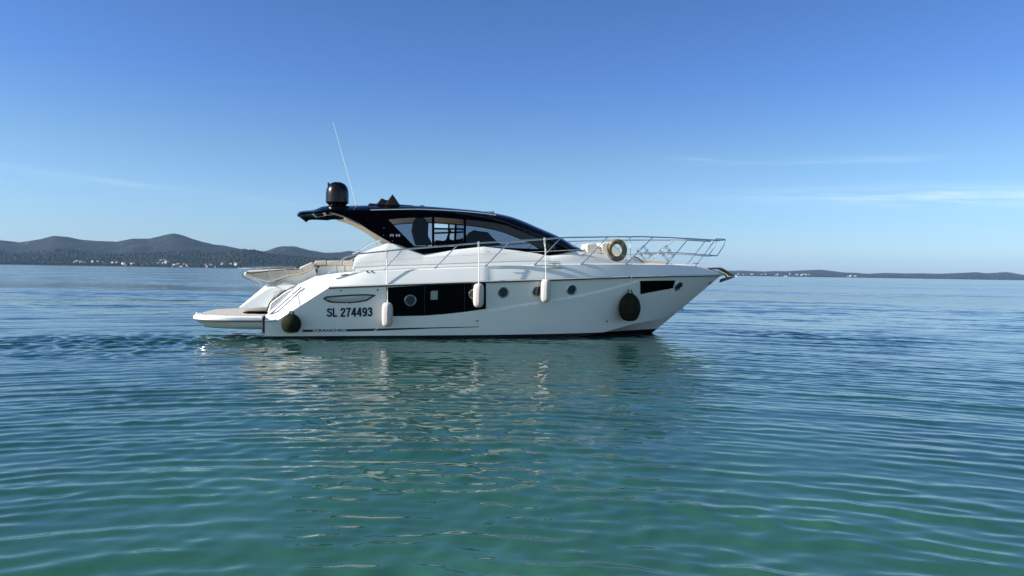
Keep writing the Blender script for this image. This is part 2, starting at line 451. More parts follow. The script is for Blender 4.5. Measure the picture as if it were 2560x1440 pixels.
def porthole(x, y, r_px, squash=1.0):
    c = on_hull(x, y); u, v, z = c; n = hull_normal(u, z)
    dist = float(np.linalg.norm(np.array(world_of(L(c))) - CAMP)); r = r_px / FPX * dist
    for sgn in (1, -1):
        nn = Vector((n.x, n.y * sgn, n.z)); cc = Vector((u, -v * sgn, z)) + nn * 0.012
        a = Vector((0, 0, 1)); a = (a - nn * a.dot(nn)).normalized(); b = nn.cross(a)
        ring = lambda rr, h: [cc + (a * math.cos(q) + b * math.sin(q)) * rr + nn * h for q in np.linspace(0, 2 * math.pi, 40, endpoint=False)]
        mb = MB(); mb.grid([ring(r, -0.02), ring(r, 0.004), ring(r * 0.96, 0.010), ring(r * 0.80, 0.010), ring(r * 0.76, 0.002)], close=True)
        f = mb.build('porthole', M['steel'], yacht)
        mb = MB(); mb.add(ring(r * 0.78, 0.004), [tuple(range(40))]); mb.build('pane', M['lens'], f)
        mb = MB(); mb.tube(ring(r * 0.87, 0.010), r * 0.045, 6, closed=True); mb.build('gasket', M['dark_trim'], f)
for a in ((1026, 751, 14.5), (1258, 731, 14.2), (1343, 728, 13.8), (1429, 724.5, 13.4), (1696, 715, 12.5), (1185, 735, 13.5)):
    porthole(*a)

# air vent: a silver leaf let into the topside
vt = [(807, 747), (812, 741), (840, 738.5), (880, 736), (915, 735), (937, 736.5), (940, 738)]
vb = [(807, 747), (818, 754), (828, 757), (860, 757.8), (890, 757), (918, 752.5), (940, 738)]
V0 = patch_part('air_vent', vt, vb, M['rub'], yacht, 0.010, 26, 5)
vt2 = [(813, 747), (830, 743), (880, 740), (915, 738.8), (930, 740)]
vb2 = [(813, 747), (832, 753), (860, 754.4), (890, 753.3), (915, 748.5), (930, 740)]
patch_part('vent_grille', vt2, vb2, M['silver'], V0, 0.014, 22, 5, False)
patch_part('vent_opening', [(836, 747), (850, 743.5), (880, 740.3), (906, 741)], [(836, 747), (860, 746.5), (885, 744.5), (906, 741)], M['liner'], V0, 0.017, 16, 3, False)

# small drains
for x, y, r in ((944, 725, 0.022), (1193, 802, 0.02), (1517, 803, 0.022), (680, 843, 0.03), (874, 758.5, 0.012)):
    c = on_hull(x, y); n = hull_normal(c[0], c[2]); cc = Vector(L(c))
    mb = MB(); mb.tube([cc - n * 0.01, cc + n * 0.012], r, 12); mb.build('drain', M['dark_trim'], yacht)
mb = MB(); mb.add([L(on_hull(x, y, 0.008)) for x, y in ((850, 725), (856, 725), (853, 729))], [(0, 1, 2)]); mb.build('drain', M['dark_trim'], yacht)

# ---- writing on the topsides
def text_mesh(txt, bold=0.0):
    cu = bpy.data.curves.new('text', 'FONT'); cu.body = txt; cu.offset = bold; cu.resolution_u = 4
    o = bpy.data.objects.new('text', cu); COL.objects.link(o)
    dg = bpy.context.evaluated_depsgraph_get(); me = bpy.data.meshes.new_from_object(o.evaluated_get(dg))
    v = np.array([p.co[:] for p in me.vertices]); f = [tuple(p.vertices) for p in me.polygons]
    bpy.data.objects.remove(o); bpy.data.curves.remove(cu); bpy.data.meshes.remove(me)
    v = v[:, :2]; v = (v - v.min(0)) / (v.max(0) - v.min(0)); return v, f
def letters(name, txt, quad, surf, mat, parent, bold=0.0):
    """quad: tl, tr, br, bl in photograph pixels"""
    v, f = text_mesh(txt, bold); q = np.array(quad, float); out = []
    for a, b in v:
        t = q[0] + (q[1] - q[0]) * a; bo = q[3] + (q[2] - q[3]) * a; p = bo + (t - bo) * b; out.append(L(surf(*p)))
    mb = MB(); mb.add(out, f); return mb.build(name, mat, parent, smooth=False)
sh = lambda x, y: on_hull(x, y, 0.009)
# registration drawn stroke by stroke in a plain bold sans
GL = {'S': [(0, 1, [(.49, .71), (.46, .83), (.28, .905), (.11, .82), (.12, .65), (.28, .545), (.45, .43), (.47, .22), (.28, .095), (.10, .17), (.07, .30)])],
      'L': [(0, 0, [(.13, 1.0), (.13, .09), (.53, .09)])],
      '2': [(0, 1, [(.09, .68), (.13, .85), (.28, .905), (.43, .84), (.45, .68), (.33, .47), (.16, .27), (.11, .12)]), (1, 0, [(.03, .085), (.53, .085)])],
      '7': [(0, 0, [(.04, .905), (.455, .905), (.31, .58), (.24, .28), (.22, 0)])],
      '4': [(0, 0, [(.36, .985), (.085, .30), (.56, .30)]), (1, 0, [(.39, 1.0), (.39, 0)])],
      '9': [(0, 2, [(.28 + .185 * math.cos(q), .67 + .235 * math.sin(q)) for q in np.linspace(0, 2 * math.pi, 22, endpoint=False)]), (1, 1, [(.465, .68), (.46, .40), (.39, .17), (.25, .095), (.10, .19)])],
      '3': [(0, 1, [(.09, .74), (.15, .86), (.28, .91), (.41, .84), (.42, .68), (.34, .57), (.22, .535)]), (1, 1, [(.22, .535), (.38, .49), (.465, .31), (.39, .14), (.27, .09), (.13, .14), (.07, .28)])]}
def ribbon(pts, w, closed):
    p = np.array(pts, float); n = len(p); out = []
    for i in range(n):
        a = p[(i - 1) % n] if (closed or i > 0) else None; c = p[(i + 1) % n] if (closed or i < n - 1) else None
        d1 = (p[i] - a) / np.linalg.norm(p[i] - a) if a is not None else None; d2 = (c - p[i]) / np.linalg.norm(c - p[i]) if c is not None else None
        if d1 is None: d1 = d2
        if d2 is None: d2 = d1
        m = d1 + d2; m = m / np.linalg.norm(m); nn = np.array([-m[1], m[0]]); k = min(1 / max(nn @ np.array([-d1[1], d1[0]]), 0.3), 2.2)
        out.append((p[i] + nn * w / 2 * k, p[i] - nn * w / 2 * k))
    return out + [out[0]] if closed else out
rq = np.array([(818, 770.5), (932, 768.0), (932, 791.0), (818, 792.5)], float)
mb = MB(); adv = {' ': 0.30}; xs_, tot = [], 0.0
for ch in 'SL 274493': xs_.append(tot); tot += adv.get(ch, 0.60)
tot -= 0.05
for ch, x0 in zip('SL 274493', xs_):
    for lay, mode, pts in GL.get(ch, []):
        cv_ = smooth_curve(pts, 26) if mode == 1 else np.array(pts)
        rows_ = []
        for a, b in ribbon(cv_, 0.185, mode == 2):
            r = []
            for q in (a, b):
                s_, t_ = (x0 + q[0] - 0.03) / tot, q[1]; tp_ = rq[0] + (rq[1] - rq[0]) * s_; bt_ = rq[3] + (rq[2] - rq[3]) * s_; pp = bt_ + (tp_ - bt_) * t_
                r.append(L(on_hull(pp[0], pp[1], 0.008 + 0.0015 * lay)))
            rows_.append(r)
        mb.grid(rows_)
mb.build('registration_number', M['navy'], yacht, smooth=False)
st = patch_part('trim_stripe', [(756.5, 824.3), (783, 824)], [(756.5, 829.8), (783, 829.5)], M['navy'], yacht, 0.009, 8, 2, False)
letters('lettering', 'CRANCHI', [(786, 823.0), (851, 822.2), (851, 828.8), (786, 829.6)], sh, M['navy'], st, 0.022)
patch_part('trim_stripe', [(852.5, 823.3), (866, 823)], [(852.5, 824.7), (866, 824.4)], M['navy'], yacht, 0.009, 4, 2, False)
patch_part('trim_stripe', [(852.5, 827.2), (866, 827)], [(852.5, 828.6), (866, 828.4)], M['navy'], yacht, 0.009, 4, 2, False)
patch_part('trim_stripe', [(852.5, 824.7), (854, 824.7)], [(852.5, 827.2), (854, 827.2)], M['navy'], yacht, 0.009, 2, 2, False)
patch_part('trim_stripe', [(866, 822.9), (942, 821.4)], [(866, 828.4), (933, 827.2)], M['navy'], yacht, 0.009, 12, 2, False)
patch_part('trim_stripe', [(945, 821.4), (1070, 818.8), (1197, 816.3)], [(938, 826.9), (1070, 821.4), (1197, 817.6)], M['navy'], yacht, 0.009, 30, 2, False)

# ---- swim platform
def plat_outline(k, inset=0.0):
    pts = []
    W, u0, u1, r = 1.93 - inset, -0.06, -1.80 + inset, 1.15
    for q in np.linspace(0, math.pi / 2, 14): pts.append((u1 + 1.15 - 1.15 * math.sin(q) * 1.0, W - 0.85 + 0.85 * math.cos(q)))
    pts = [(u0, W)] + pts; return pts + [(u, -v) for u, v in pts[::-1]]
def ring_at(inset, z): return [L((u, v, z)) for u, v in plat_outline(0, inset)]
PZ = P(652, 792, 1.93)[2]
mb = MB()
mb.grid([ring_at(0.10, PZ + 0.015), ring_at(0.03, PZ + 0.01), ring_at(0.0, PZ - 0.02), ring_at(-0.01, PZ - 0.09), ring_at(0.0, PZ - 0.12), ring_at(0.05, PZ - 0.14), ring_at(0.10, PZ - 0.22), ring_at(0.22, PZ - 0.31), ring_at(0.6, PZ - 0.33)], close=True)
rt = ring_at(0.10, PZ + 0.015); mb.add(rt, [tuple(range(len(rt)))])
rt = ring_at(0.6, PZ - 0.33); mb.add(rt, [tuple(range(len(rt)))])
plat = mb.build('swim_platform', M['gelcoat'], yacht, angle=35)
mb = MB(); rt = ring_at(0.13, PZ + 0.022); rb = ring_at(0.13, PZ + 0.012); mb.add(rt, [tuple(range(len(rt)))]); mb.grid([rt, rb], close=True)
mb.build('teak_deck', M['teak'], plat)
mb = MB(); mb.tube(ring_at(-0.012, PZ - 0.105)[:], 0.018, 6); mb.build('rub_rail', M['rub'], plat)
mb = MB(); mb.box((0.0, 0, PZ - 0.20), (0.16, 3.5, 0.40)); mb.build('platform_gap', M['dark_trim'], yacht)  # dark block standing for the shade in the gap between platform and hull
mb = MB(); cpt = Vector(L((-1.62, 1.35, PZ + 0.03))); mb.tube([cpt + Vector((-0.1, 0.12, 0)), cpt + Vector((-0.08, 0.1, 0.05)), cpt + Vector((0.08, -0.1, 0.05)), cpt + Vector((0.1, -0.12, 0))], 0.015, 6); mb.build('cleat', M['chrome'], plat)

# ---- solid bodies traced in profile and given their real width
def ext(poly, v0, v1, name, mat, parent, bevel=0.03, chamfer=0.0, ch_v=0.0, smooth=True, segs=3, lean=0.0, angle=40):
    a = [P(x, y, v0) for x, y in poly]; mb = MB(); n = len(a); zlo = min(p[2] for p in a)
    ln = lambda r: [(p[0], p[1] - math.copysign(lean * (p[2] - zlo), p[1]), p[2]) for p in r]
    if chamfer:
        c = np.mean([[p[0], p[2]] for p in a], 0)
        ins = []
        for p in a:
            d = np.array([c[0] - p[0], c[1] - p[2]]); d = d / np.linalg.norm(d) * chamfer; ins.append((p[0] + d[0], v0, p[2] + d[1]))
        rws = [ins, [(p[0], v0 - ch_v, p[2]) for p in a], [(p[0], v1 + ch_v, p[2]) for p in a], [(p[0], v1, p[2]) for p in ins]]
    else: rws = [a, [(p[0], v1, p[2]) for p in a]]
    rws = [ln(r) for r in rws]
    mb.grid([[L(p) for p in r] for r in rws], close=True)
    mb.add([L(p) for p in rws[0]], [tuple(range(n))]); mb.add([L(p) for p in rws[-1]], [tuple(range(n))])
    return mb.build(name, mat, parent, bevel=bevel, segs=segs, smooth=smooth, angle=angle)
g = ext([(593, 769.5), (640, 730), (664, 709), (690, 706), (711, 697), (726, 700), (750, 709), (727, 722), (709, 730), (690, 747), (677, 757), (667, 779), (611, 779)], 1.30, -1.30, 'garage_door', M['gelcoat'], yacht, 0.012, 0.13, 0.20, lean=0.24, angle=12)
mb = MB(); q = [PL(x, y, 1.14) for x, y in ((606, 780.5), (668, 780.5), (668, 783.5), (611, 783.5))]; mb.grid([q, [(p[0], -p[1], p[2]) for p in q]], close=True); mb.build('door_gasket', M['dark_trim'], g)
# steps and cockpit tub between the garage and the wing
ext([(668, 781), (676, 757), (690, 746), (712, 730), (735, 718), (752, 708), (790, 690), (880, 684), (880, 780), (700, 800)], 1.55, -1.55, 'cockpit_step', M['gelcoat'], yacht, 0.03)
ext([(684, 706), (719, 690.5), (757, 683.5), (776, 675.5), (786, 665), (792, 694), (752, 712), (727, 722), (700, 716)], 0.98, -0.98, 'seat_base', M['gelcoat'], yacht, 0.03)
sp = ext([(609, 684), (614, 678), (622, 676.5), (674, 673.5), (750, 671), (757, 675), (759, 683), (740, 688), (719, 691), (697, 699), (681, 704), (664, 704.5), (645, 699), (633, 695), (612, 691)], 1.15, -1.15, 'sunpad', M['cushion'], yacht, 0.035)
mb = MB(); q = [PL(x, y, 1.165) for x, y in smooth_curve([(616, 681.5), (630, 682.5), (674, 677.5), (712, 674.5), (748, 672.8)], 24)]; mb.tube(q, 0.012, 6); mb.build('piping', M['dark_trim'], sp)
ext([(748, 669.5), (752, 667), (777, 656), (781, 656), (785, 660), (782, 670), (776, 676), (759, 684)], 1.10, -1.10, 'headrest', M['cushion'], sp, 0.04)
bn = ext([(786, 664), (786, 692), (884, 686), (884, 662)], 0.75, -1.35, 'cockpit_bench', M['gelcoat'], yacht, 0.03)
for xa, xb in ((787, 816), (817, 856), (857, 884)):
    ext([(xa, 654.5), (xa + 2, 652), (xb - 1, 651), (xb, 653), (xb, 662.5), (xa, 663.5)], 0.85, 0.30, 'cushion', M['cushion'], bn, 0.04)
mb = MB(); c = Vector(PL(796, 667, 0.76)); mb.tube([c, c + Vector((0, -0.012, 0))], 0.03, 14); mb.build('latch', M['dark_trim'], bn)
for x in (842, 862):
    mb = MB(); mb.tube([PL(x, 664, 0.753), PL(x + 1, 686, 0.753)], 0.006, 4); mb.build('panel_joint', M['dark_trim'], bn)
mb = MB(); mb.tube([PL(787, 675, 0.8), PL(793, 673, 0.82), PL(792, 680, 0.8), PL(787, 681, 0.78)], 0.02, 6); mb.build('mooring_winch', M['galv'], yacht)

# rail round the sunpad
mb = MB()
top = smooth_curve([(599, 670.5), (596.5, 670), (604, 669.3), (664, 667), (700, 666.5), (708, 667.2), (711, 672), (719, 694)], 40)
mb.tube([PL(x, y, 1.24) for x, y in top], 0.016, 8)
r0 = mb.build('sunpad_rail', M['steel'], yacht)
mb = MB(); mb.tube([(p[0], -p[1], p[2]) for p in [PL(x, y, 1.24) for x, y in top]], 0.016, 8); mb.build('sunpad_rail', M['steel'], yacht)
mb = MB(); mb.tube([PL(x, y, 1.24) for x, y in ((667, 667), (671, 672), (675, 684), (683, 703))], 0.016, 8); mb.build('rail_post', M['steel'], r0)
mb = MB(); mb.tube([PL(x, y, 1.24) for x, y in ((599, 670.5), (603, 682), (609, 693), (622, 699), (647, 711), (653, 714))], 0.016, 8); mb.build('rail_post', M['steel'], r0)
mb = MB(); a = P(597, 670, 1.24); mb.tube([L((a[0], v, a[2])) for v in np.linspace(1.24, -1.24, 8)], 0.016, 8); mb.build('crossbar', M['steel'], r0)
for k in (0.9, 0.6):
    mb = MB(); mb.tube([PL(x, y, k) for x, y in ((633, 696), (655, 709), (640, 706), (628, 698))], 0.012, 6); mb.build('ladder_rung', M['steel'], r0)

# grab rails on the transom wing
for pts, vv in (([(673.5, 785), (675, 786.3), (752, 718.5), (753.5, 716.5)], lambda u, z: float(BR(u)) - 0.04), ):
    mb = MB(); mb.tube([PL(x, y, lambda u, z: vd(u, z) + 0.035) for x, y in pts], 0.018, 8); mb.build('grab_rail', M['chrome'], yacht)
mb = MB(); mb.tube([PL(x, y, 1.60) for x, y in smooth_curve([(666, 780), (675, 757), (686, 747), (700, 737), (714, 725)], 16)], 0.018, 6); mb.build('door_gap', M['dark_trim'], yacht)
for pts in ([(677, 773), (696, 752), (701, 754)], [(722, 731), (735, 719), (748, 708)], [(686, 748), (692, 740), (701, 729), (707, 726.5)]):
    mb = MB(); mb.tube([PL(x, y, 1.60) for x, y in smooth_curve(pts, 16)], 0.012, 6); mb.build('grab_rail', M['steel'], yacht)

# ---- white deckhouse
def VC(u, z=0): return float(max(min(1.60, BR(u) - 0.46), 0.05))
bu, bz = line([(881, 676.5), (1060, 666.5), (1307, 657.5), (1407, 657), (1500, 659), (1600, 660), (1640, 661.5)], VC)
tu_px = [(883, 668), (887, 645), (896, 637), (930, 622), (965, 607.5), (983, 609), (992, 609.5), (1020, 620), (1058, 634), (1130, 625), (1210, 616.5), (1290, 626), (1360, 636), (1373, 637), (1405, 632), (1430, 627.5), (1466, 629.5), (1512, 636), (1582, 643), (1605, 655), (1622, 661)]
VT = lambda u, z: VC(u) - 0.13 * min(1.0, max(0.0, (z - 1.7) / 0.6)) - 0.02
tu, tz = line(tu_px, VT)
o_ = np.argsort(tu); tu, tz = tu[o_], tz[o_]
cs = np.unique(np.r_[np.linspace(bu[0], tu[-1], 100), tu])
rws = []
for u in cs:
    zb = float(np.interp(u, bu, bz)) - 0.02; zt = max(float(np.interp(u, tu, tz)), zb + 0.01); v0, v1 = VC(u), VT(u, zt)
    h = zt - zb; r = [(u, v0 + 0.02, zb - 0.06), (u, v0, zb)]
    for q in (0.33, 0.66): r.append((u, v0 + (v1 - v0) * q + 0.015 * math.sin(math.pi * q), zb + h * q))
    k = min(0.07, h * 0.35)
    r += [(u, v1 + (v0 - v1) * (k / max(h, .02)), zt - k), (u, v1 - 0.035, zt), (u, max(v1 - 0.12, 0), zt + 0.004)]
    zi = zt - 0.015 if u > 8.3 else (1.75 if u > 2.9 else zt - 0.3); crown = 0.06 if u > 8.3 else 0
    r += [(u, max(v1 - 0.16, 0), zi), (u, max(v1, 0) * 0.45, zi + crown * 0.8), (u, 0, zi + crown)]
    rws.append(r)
mb = MB(); mb.grid([[L(p) for p in r] for r in rws]); mb.grid([[L(p) for p in mir(r)] for r in rws])
for r in (rws[0], rws[-1]): mb.grid([[L(p) for p in r], [L(p) for p in mir(r)]])
cab = mb.build('deckhouse', M['gelcoat'], yacht, angle=30)
sc = lambda x, y: (lambda p: (p[0], p[1] + 0.03, p[2]))(P(x, y, VT))
letters('lettering', 'CRANCHI', [(1197.5, 636.2), (1245.5, 635.2), (1245.5, 641.5), (1197.5, 643)], sc, M['blue_grey'], cab, 0.0)
mb = MB()
for r0_, r1_, a0, a1 in ((4.2, 6.6, 120, 420), (1.6, 3.4, -60, 150)):
    ring = []
    for q in np.linspace(rad(a0), rad(a1), 20):
        w_ = math.sin(math.pi * (q - rad(a0)) / rad(a1 - a0)); ring.append([L(sc(1219 + rr * 1.05 * math.cos(q), 630.3 - rr * 0.62 * math.sin(q))) for rr in (r0_ + (r1_ - r0_) * 0.5 * (1 - w_), r0_ + (r1_ - r0_) * 0.5 * (1 + w_))])
    mb.grid(ring)
mb.build('emblem', M['blue_grey'], cab)
# grooves along the deckhouse foot and the step down to the foredeck
mb = MB(); mb.tube([PL(x, y, lambda u, z: VC(u) + 0.012) for x, y in smooth_curve([(884, 669), (980, 663.5), (1060, 662), (1307, 653), (1400, 655)], 40)], 0.006, 5); mb.build('panel_joint', M['rub'], cab)
mb = MB(); mb.tube([PL(x, y, lambda u, z: VT(u, z) + 0.03) for x, y in [(1403, 657), (1412, 656.5), (1440, 645), (1466, 632)]], 0.010, 5); mb.build('panel_joint', M['rub'], cab)
for x in (918, 930):
    c = Vector(PL(x, 679, lambda u, z: deck_v(u) - 0.0)); mb = MB(); mb.tube([c + Vector((0, 0.01, -0.01)), c + Vector((0, -0.012, 0.005))], 0.025, 12); mb.build('filler_cap', M['bronze'], yacht)
# cockpit coaming rail
mb = MB(); mb.tube([PL(x, y, 1.42) for x, y in smooth_curve([(881, 634), (893, 629), (921, 611), (937, 605), (951, 600.5)], 20)], 0.014, 6)
cr = mb.build('coaming_rail', M['steel'], yacht)
for a, b in (((898, 626), (903, 634)), ((938, 604.5), (943, 612))):
    mb = MB(); mb.tube([PL(*a, 1.42), PL(*b, 1.42)], 0.012, 6); mb.build('rail_post', M['steel'], cr)

# ---- hardtop: side frames with windows, roof, windscreen
VS = lambda u, z: 1.47 - 0.24 * (z - 2.42) - 0.055 * (u - 3.0)
seam = [(812, 526.5), (866, 525), (926, 525.5), (1000, 526), (1060, 527.5), (1140, 533), (1210, 543), (1260, 555), (1327, 580), (1377, 600), (1430, 627)]
outer = [(812, 529), (836, 532), (860, 540), (899, 559), (924, 576), (959, 597), (975, 605), (983, 609.5), (992, 610), (1020, 621), (1058, 635.5), (1130, 626.5), (1210, 618), (1290, 627.5), (1360, 637.5), (1373, 638.5), (1405, 634)]
H1 = [(971, 549), (1000, 546), (1035, 544), (1080, 543), (1080, 617), (1035, 615)]
H2 = [(1086, 543), (1125, 545.5), (1159, 548.5), (1159, 615), (1086, 617)]
H3 = [(1165, 549), (1200, 552), (1237, 557), (1270, 564), (1302, 573), (1332, 583.5), (1360, 595.5), (1384, 609), (1403, 622), (1343, 622.5), (1270, 619.5), (1165, 614.5)]
def panel(boundary, holes, off, sgn, name, mat, parent, thick=0.0):
    bm = bmesh.new(); es = []
    for lp in [boundary] + holes:
        vs = []
        for x, y in lp:
            u, v, z = P(x, y, VS); vs.append(bm.verts.new(L((u, (VS(u, z) + off) * sgn, z))))
        for i in range(len(vs)): es.append(bm.edges.new((vs[i], vs[(i + 1) % len(vs)])))
    bmesh.ops.triangle_fill(bm, use_beauty=True, use_dissolve=False, edges=es)
    if thick:
        fs = list(bm.faces); r = bmesh.ops.extrude_face_region(bm, geom=fs)
        for e in r['geom']:
            if isinstance(e, bmesh.types.BMVert): e.co.y += thick * sgn
    bmesh.ops.recalc_face_normals(bm, faces=bm.faces)
    me = bpy.data.meshes.new(name); bm.to_mesh(me); bm.free(); me.materials.append(mat)
    o = bpy.data.objects.new(name, me); COL.objects.link(o); o.parent = parent; return o
bound = outer + seam[::-1]
for sgn in (1, -1):
    fr = panel(bound, [H1, H2, H3], 0.0, sgn, 'side_frame', M['black'], yacht, 0.05)
    for h in ((H1, H3) if sgn == 1 else (H1, H3)):
        panel(h, [], -0.02, sgn, 'window_pane', M['tint'], fr)
    lin = [(822, 532), (858, 543), (899, 563), (924, 580), (955, 600), (968, 604), (981, 602), (964, 547), (1035, 541), (1080, 539.5), (1160, 545.5), (1237, 554), (1302, 570), (1330, 580), (1260, 557.5), (1210, 546), (1140, 536), (1060, 531), (926, 529), (866, 529)]
    panel(lin, [], -0.058, sgn, 'inner_lining', M['liner'], fr)
# far sliding window: framed panes with one drawn open
fo = [fr]
H2b = [[(1086, 543), (1125, 545.5), (1128, 545.7), (1128, 617), (1086, 617)]]
# centre profile (top silhouette) paired with the edge
cen = [(746, 537), (752, 531), (766, 528.5), (786, 527), (800, 521.5), (812, 517.5), (840, 516.5), (866, 516.5), (926, 515), (1000, 515), (1060, 517), (1143, 523.5), (1210, 530.5), (1277, 543.5), (1343, 570.5), (1393, 592.5), (1435, 617), (1462, 630)]
edg = [(745, 538.5), (752, 532.5), (766, 530.5), (788, 529.5), (800, 529), (812, 526.5), (838, 525.5), (866, 525), (926, 525.5), (1000, 526), (1060, 527.5), (1140, 533), (1210, 543), (1260, 555), (1327, 580), (1377, 600), (1410, 616), (1430, 627)]
ce = smooth_curve(cen, 110); ed = smooth_curve(edg, 110)
QS = np.linspace(0, 1, 17)
def roof_row(i, dz=0.0, shrink=1.0):
    f_ = 0.74 + 0.26 * float(sst((ed[i][0] - 744) / 75)); c = P(*ce[i], 0.0); e = P(*ed[i], lambda u, z: VS(u, z) * f_); r = []
    for q in np.r_[-QS[::-1], QS[1:]]:
        k = (1 - abs(q) ** 2.3)
        r.append((e[0] + (c[0] - e[0]) * k, e[1] * q * shrink, e[2] + (c[2] - e[2]) * k + dz))
    return r
RR = [roof_row(i) for i in range(110)]
gs = int(np.argmin(np.abs(ce[:, 0] - 1238)))      # where the glass begins
top = MB(); top.grid([[L(p) for p in r] for r in RR[:gs + 1]])
low = [roof_row(i, -0.045, 0.985) for i in range(gs + 1)]
top.grid([[L(p) for p in r] for r in low], mi=0)
top.grid([[L(p) for p in RR[0]], [L(p) for p in low[0]]])
for k in (0, -1): top.grid([[L(r[k]) for r in RR[:gs + 1]], [L(r[k]) for r in low]])
ROOF = top.build('hardtop_roof', M['black'], yacht, angle=50)
a0 = int(np.argmin(np.abs(ce[:, 0] - 850)))
mb = MB(); mb.grid([[L(p) for p in roof_row(i, -0.062, 0.95)] for i in range(a0, gs + 1)]); mb.build('headliner', M['liner'], ROOF)
# lamp frames let into the overhang's underside
for ua, ub in ((780, 802), (806, 832)):
    ia, ib = [int(np.argmin(np.abs(ce[:, 0] - k))) for k in (ua, ub)]
    A_, B_ = roof_row(ia, -0.052, 0.985), roof_row(ib, -0.052, 0.985)
    mb = MB(); mb.tube([L(p) for p in (A_[5], A_[16], A_[27], B_[27], B_[16], B_[5])], 0.012, 5, closed=True); mb.build('roof_lamp_frame', M['liner'], ROOF)
# windscreen: black border and tinted centre
nj = len(RR[0]); b0, b1 = 5, nj - 6
ws_rows = RR[gs:]
mb = MB()
mb.grid([[L(p) for p in r[:b0 + 1]] for r in ws_rows]); mb.grid([[L(p) for p in r[b1:]] for r in ws_rows])
m0 = (nj - 1) // 2; mb.grid([[L((p[0], p[1], p[2] + 0.004)) for p in r[m0 - 1:m0 + 2]] for r in ws_rows]); mb.grid([[L((p[0], p[1], p[2] + 0.003)) for p in r[b0:b1 + 1]] for r in ws_rows[-7:]])
WSF = mb.build('windscreen_frame', M['black'], yacht, angle=50)
mb = MB(); mb.grid([[L(p) for p in r[b0:b1 + 1]] for r in ws_rows]); mb.build('windscreen', M['tint'], WSF)
mb = MB(); mb.grid([[L((p[0] - .02, p[1] * .96, p[2] - 0.035)) for p in r[:b0 + 1]] for r in ws_rows]); mb.grid([[L((p[0] - .02, p[1] * .96, p[2] - 0.035)) for p in r[b1:]] for r in ws_rows]); mb.build('pillar_lining', M['liner'], WSF)
# seam between side frame and windscreen, and the long roof rail
mb = MB(); mb.tube([PL(x, y, lambda u, z: VS(u, z) + 0.008) for x, y in smooth_curve(seam[5:], 30)], 0.006, 5); mb.build('seam_strip', M['rub'], WSF)
for sgn in (1, -1):
    mb = MB(); q = [PL(x, y, lambda u, z: VS(u, z) + 0.03) for x, y in smooth_curve([(926, 526), (1000, 524.3), (1060, 524.2), (1143, 528.3), (1210, 534.5), (1240, 539)], 34)]
    mb.tube([(p[0], p[1] * sgn, p[2] + 0.01) for p in q], 0.014, 6); rl = mb.build('roof_rail', M['steel'], ROOF)
mb = MB(); o1 = None
for x, y in ((960, 570), (959, 589), (982, 603), (1226, 540), (1086, 527)):
    c = Vector(PL(x, y, lambda u, z: VS(u, z) + 0.006)); mb = MB(); mb.lathe([(0.001, 0.012), (0.012, 0.010), (0.016, 0.0)], c, 10); mb.build('rail_foot', M['chrome'], yacht)
letters('model_lettering', 'M 44', [(976, 585), (1000.5, 585), (1000, 592), (975, 592)], lambda x, y: (lambda p: (p[0], p[1] + 0.01, p[2]))(P(x, y, VS)), M['lightmark'], fr, 0.0)
bpy.context.view_layer.update()

# ---- inside the wheelhouse
ext([(1034, 553), (1038, 545.5), (1046, 543), (1058, 543), (1066, 549), (1070, 565), (1069, 578), (1071, 590), (1082, 612), (1040, 612), (1034, 590), (1030, 575)], 0.55, -0.05, 'helm_seat', M['interior'], yacht, 0.05)
ext([(1150, 612), (1163, 594), (1182, 580), (1186, 574), (1193, 577), (1220, 580), (1232, 594), (1246, 606), (1256, 612)], 0.45, -0.75, 'helm_console', M['interior'], yacht, 0.03)
ext([(1086, 612), (1090, 600), (1112, 602), (1120, 596), (1131, 600), (1160, 596), (1160, 612)], -0.3, -1.1, 'galley_unit', M['interior'], yacht, 0.03)
mb = MB(); c = Vector(PL(1121, 590, 0.2)); mb.tube([c + Vector((0.06 * math.cos(t), 0.17 * math.sin(t), 0.16 * math.cos(t))) for t in np.linspace(0, 2 * math.pi, 24, endpoint=False)], 0.018, 6, closed=True); mb.build('steering_wheel', M['interior'], yacht)
# bars of the sliding window on the far side
for a, b in (((1086, 571.5), (1160, 573)), ((1122, 551), (1122, 600)), ((1086, 583), (1160, 580)), ((1086, 553), (1120, 555))):
    mb = MB(); mb.tube([PL(*a, -1.33), PL(*b, -1.33)], 0.026, 6); mb.build('sliding_window_bar', M['black'], fr)
def rect_pane(x0, y0, x1, y1):
    mb = MB(); mb.add([PL(x, y, -1.34) for x, y in ((x0, y0), (x1, y0 + 2), (x1, y1), (x0, y1))], [(0, 1, 2, 3)]); mb.build('window_pane', M['tint'], fr)
rect_pane(1122, 549, 1164, 612); rect_pane(1084, 572, 1122, 612)

# ---- on the roof
mb = MB(); c = P(843, 516, 0.0); bx, bz_ = c[0], c[2]
sc_ = float(np.linalg.norm(np.array(world_of(L(c))) - CAMP)) / FPX
mb.lathe([(0.001, 59 * sc_), (9 * sc_, 58 * sc_), (17 * sc_, 54.5 * sc_), (23 * sc_, 47.5 * sc_), (26 * sc_, 39 * sc_), (27 * sc_, 30 * sc_), (27.2 * sc_, 11 * sc_)], L((bx, 0, bz_ - 0.0)), 40)
DM = mb.build('satellite_dome', M['satin_black'], yacht)
mb = MB(); mb.lathe([(27.4 * sc_, 12 * sc_), (27.4 * sc_, 9.5 * sc_), (20 * sc_, 2 * sc_), (19 * sc_, -2 * sc_), (0.001, -2 * sc_)], L((bx, 0, bz_)), 40); mb.build('dome_base', M['satin_black'], DM)
mb = MB(); mb.box((bx - 21 * sc_, 0, bz_ + 53 * sc_), (4 * sc_, 5 * sc_, 7 * sc_)); mb.build('navigation_light', M['satin_black'], DM)
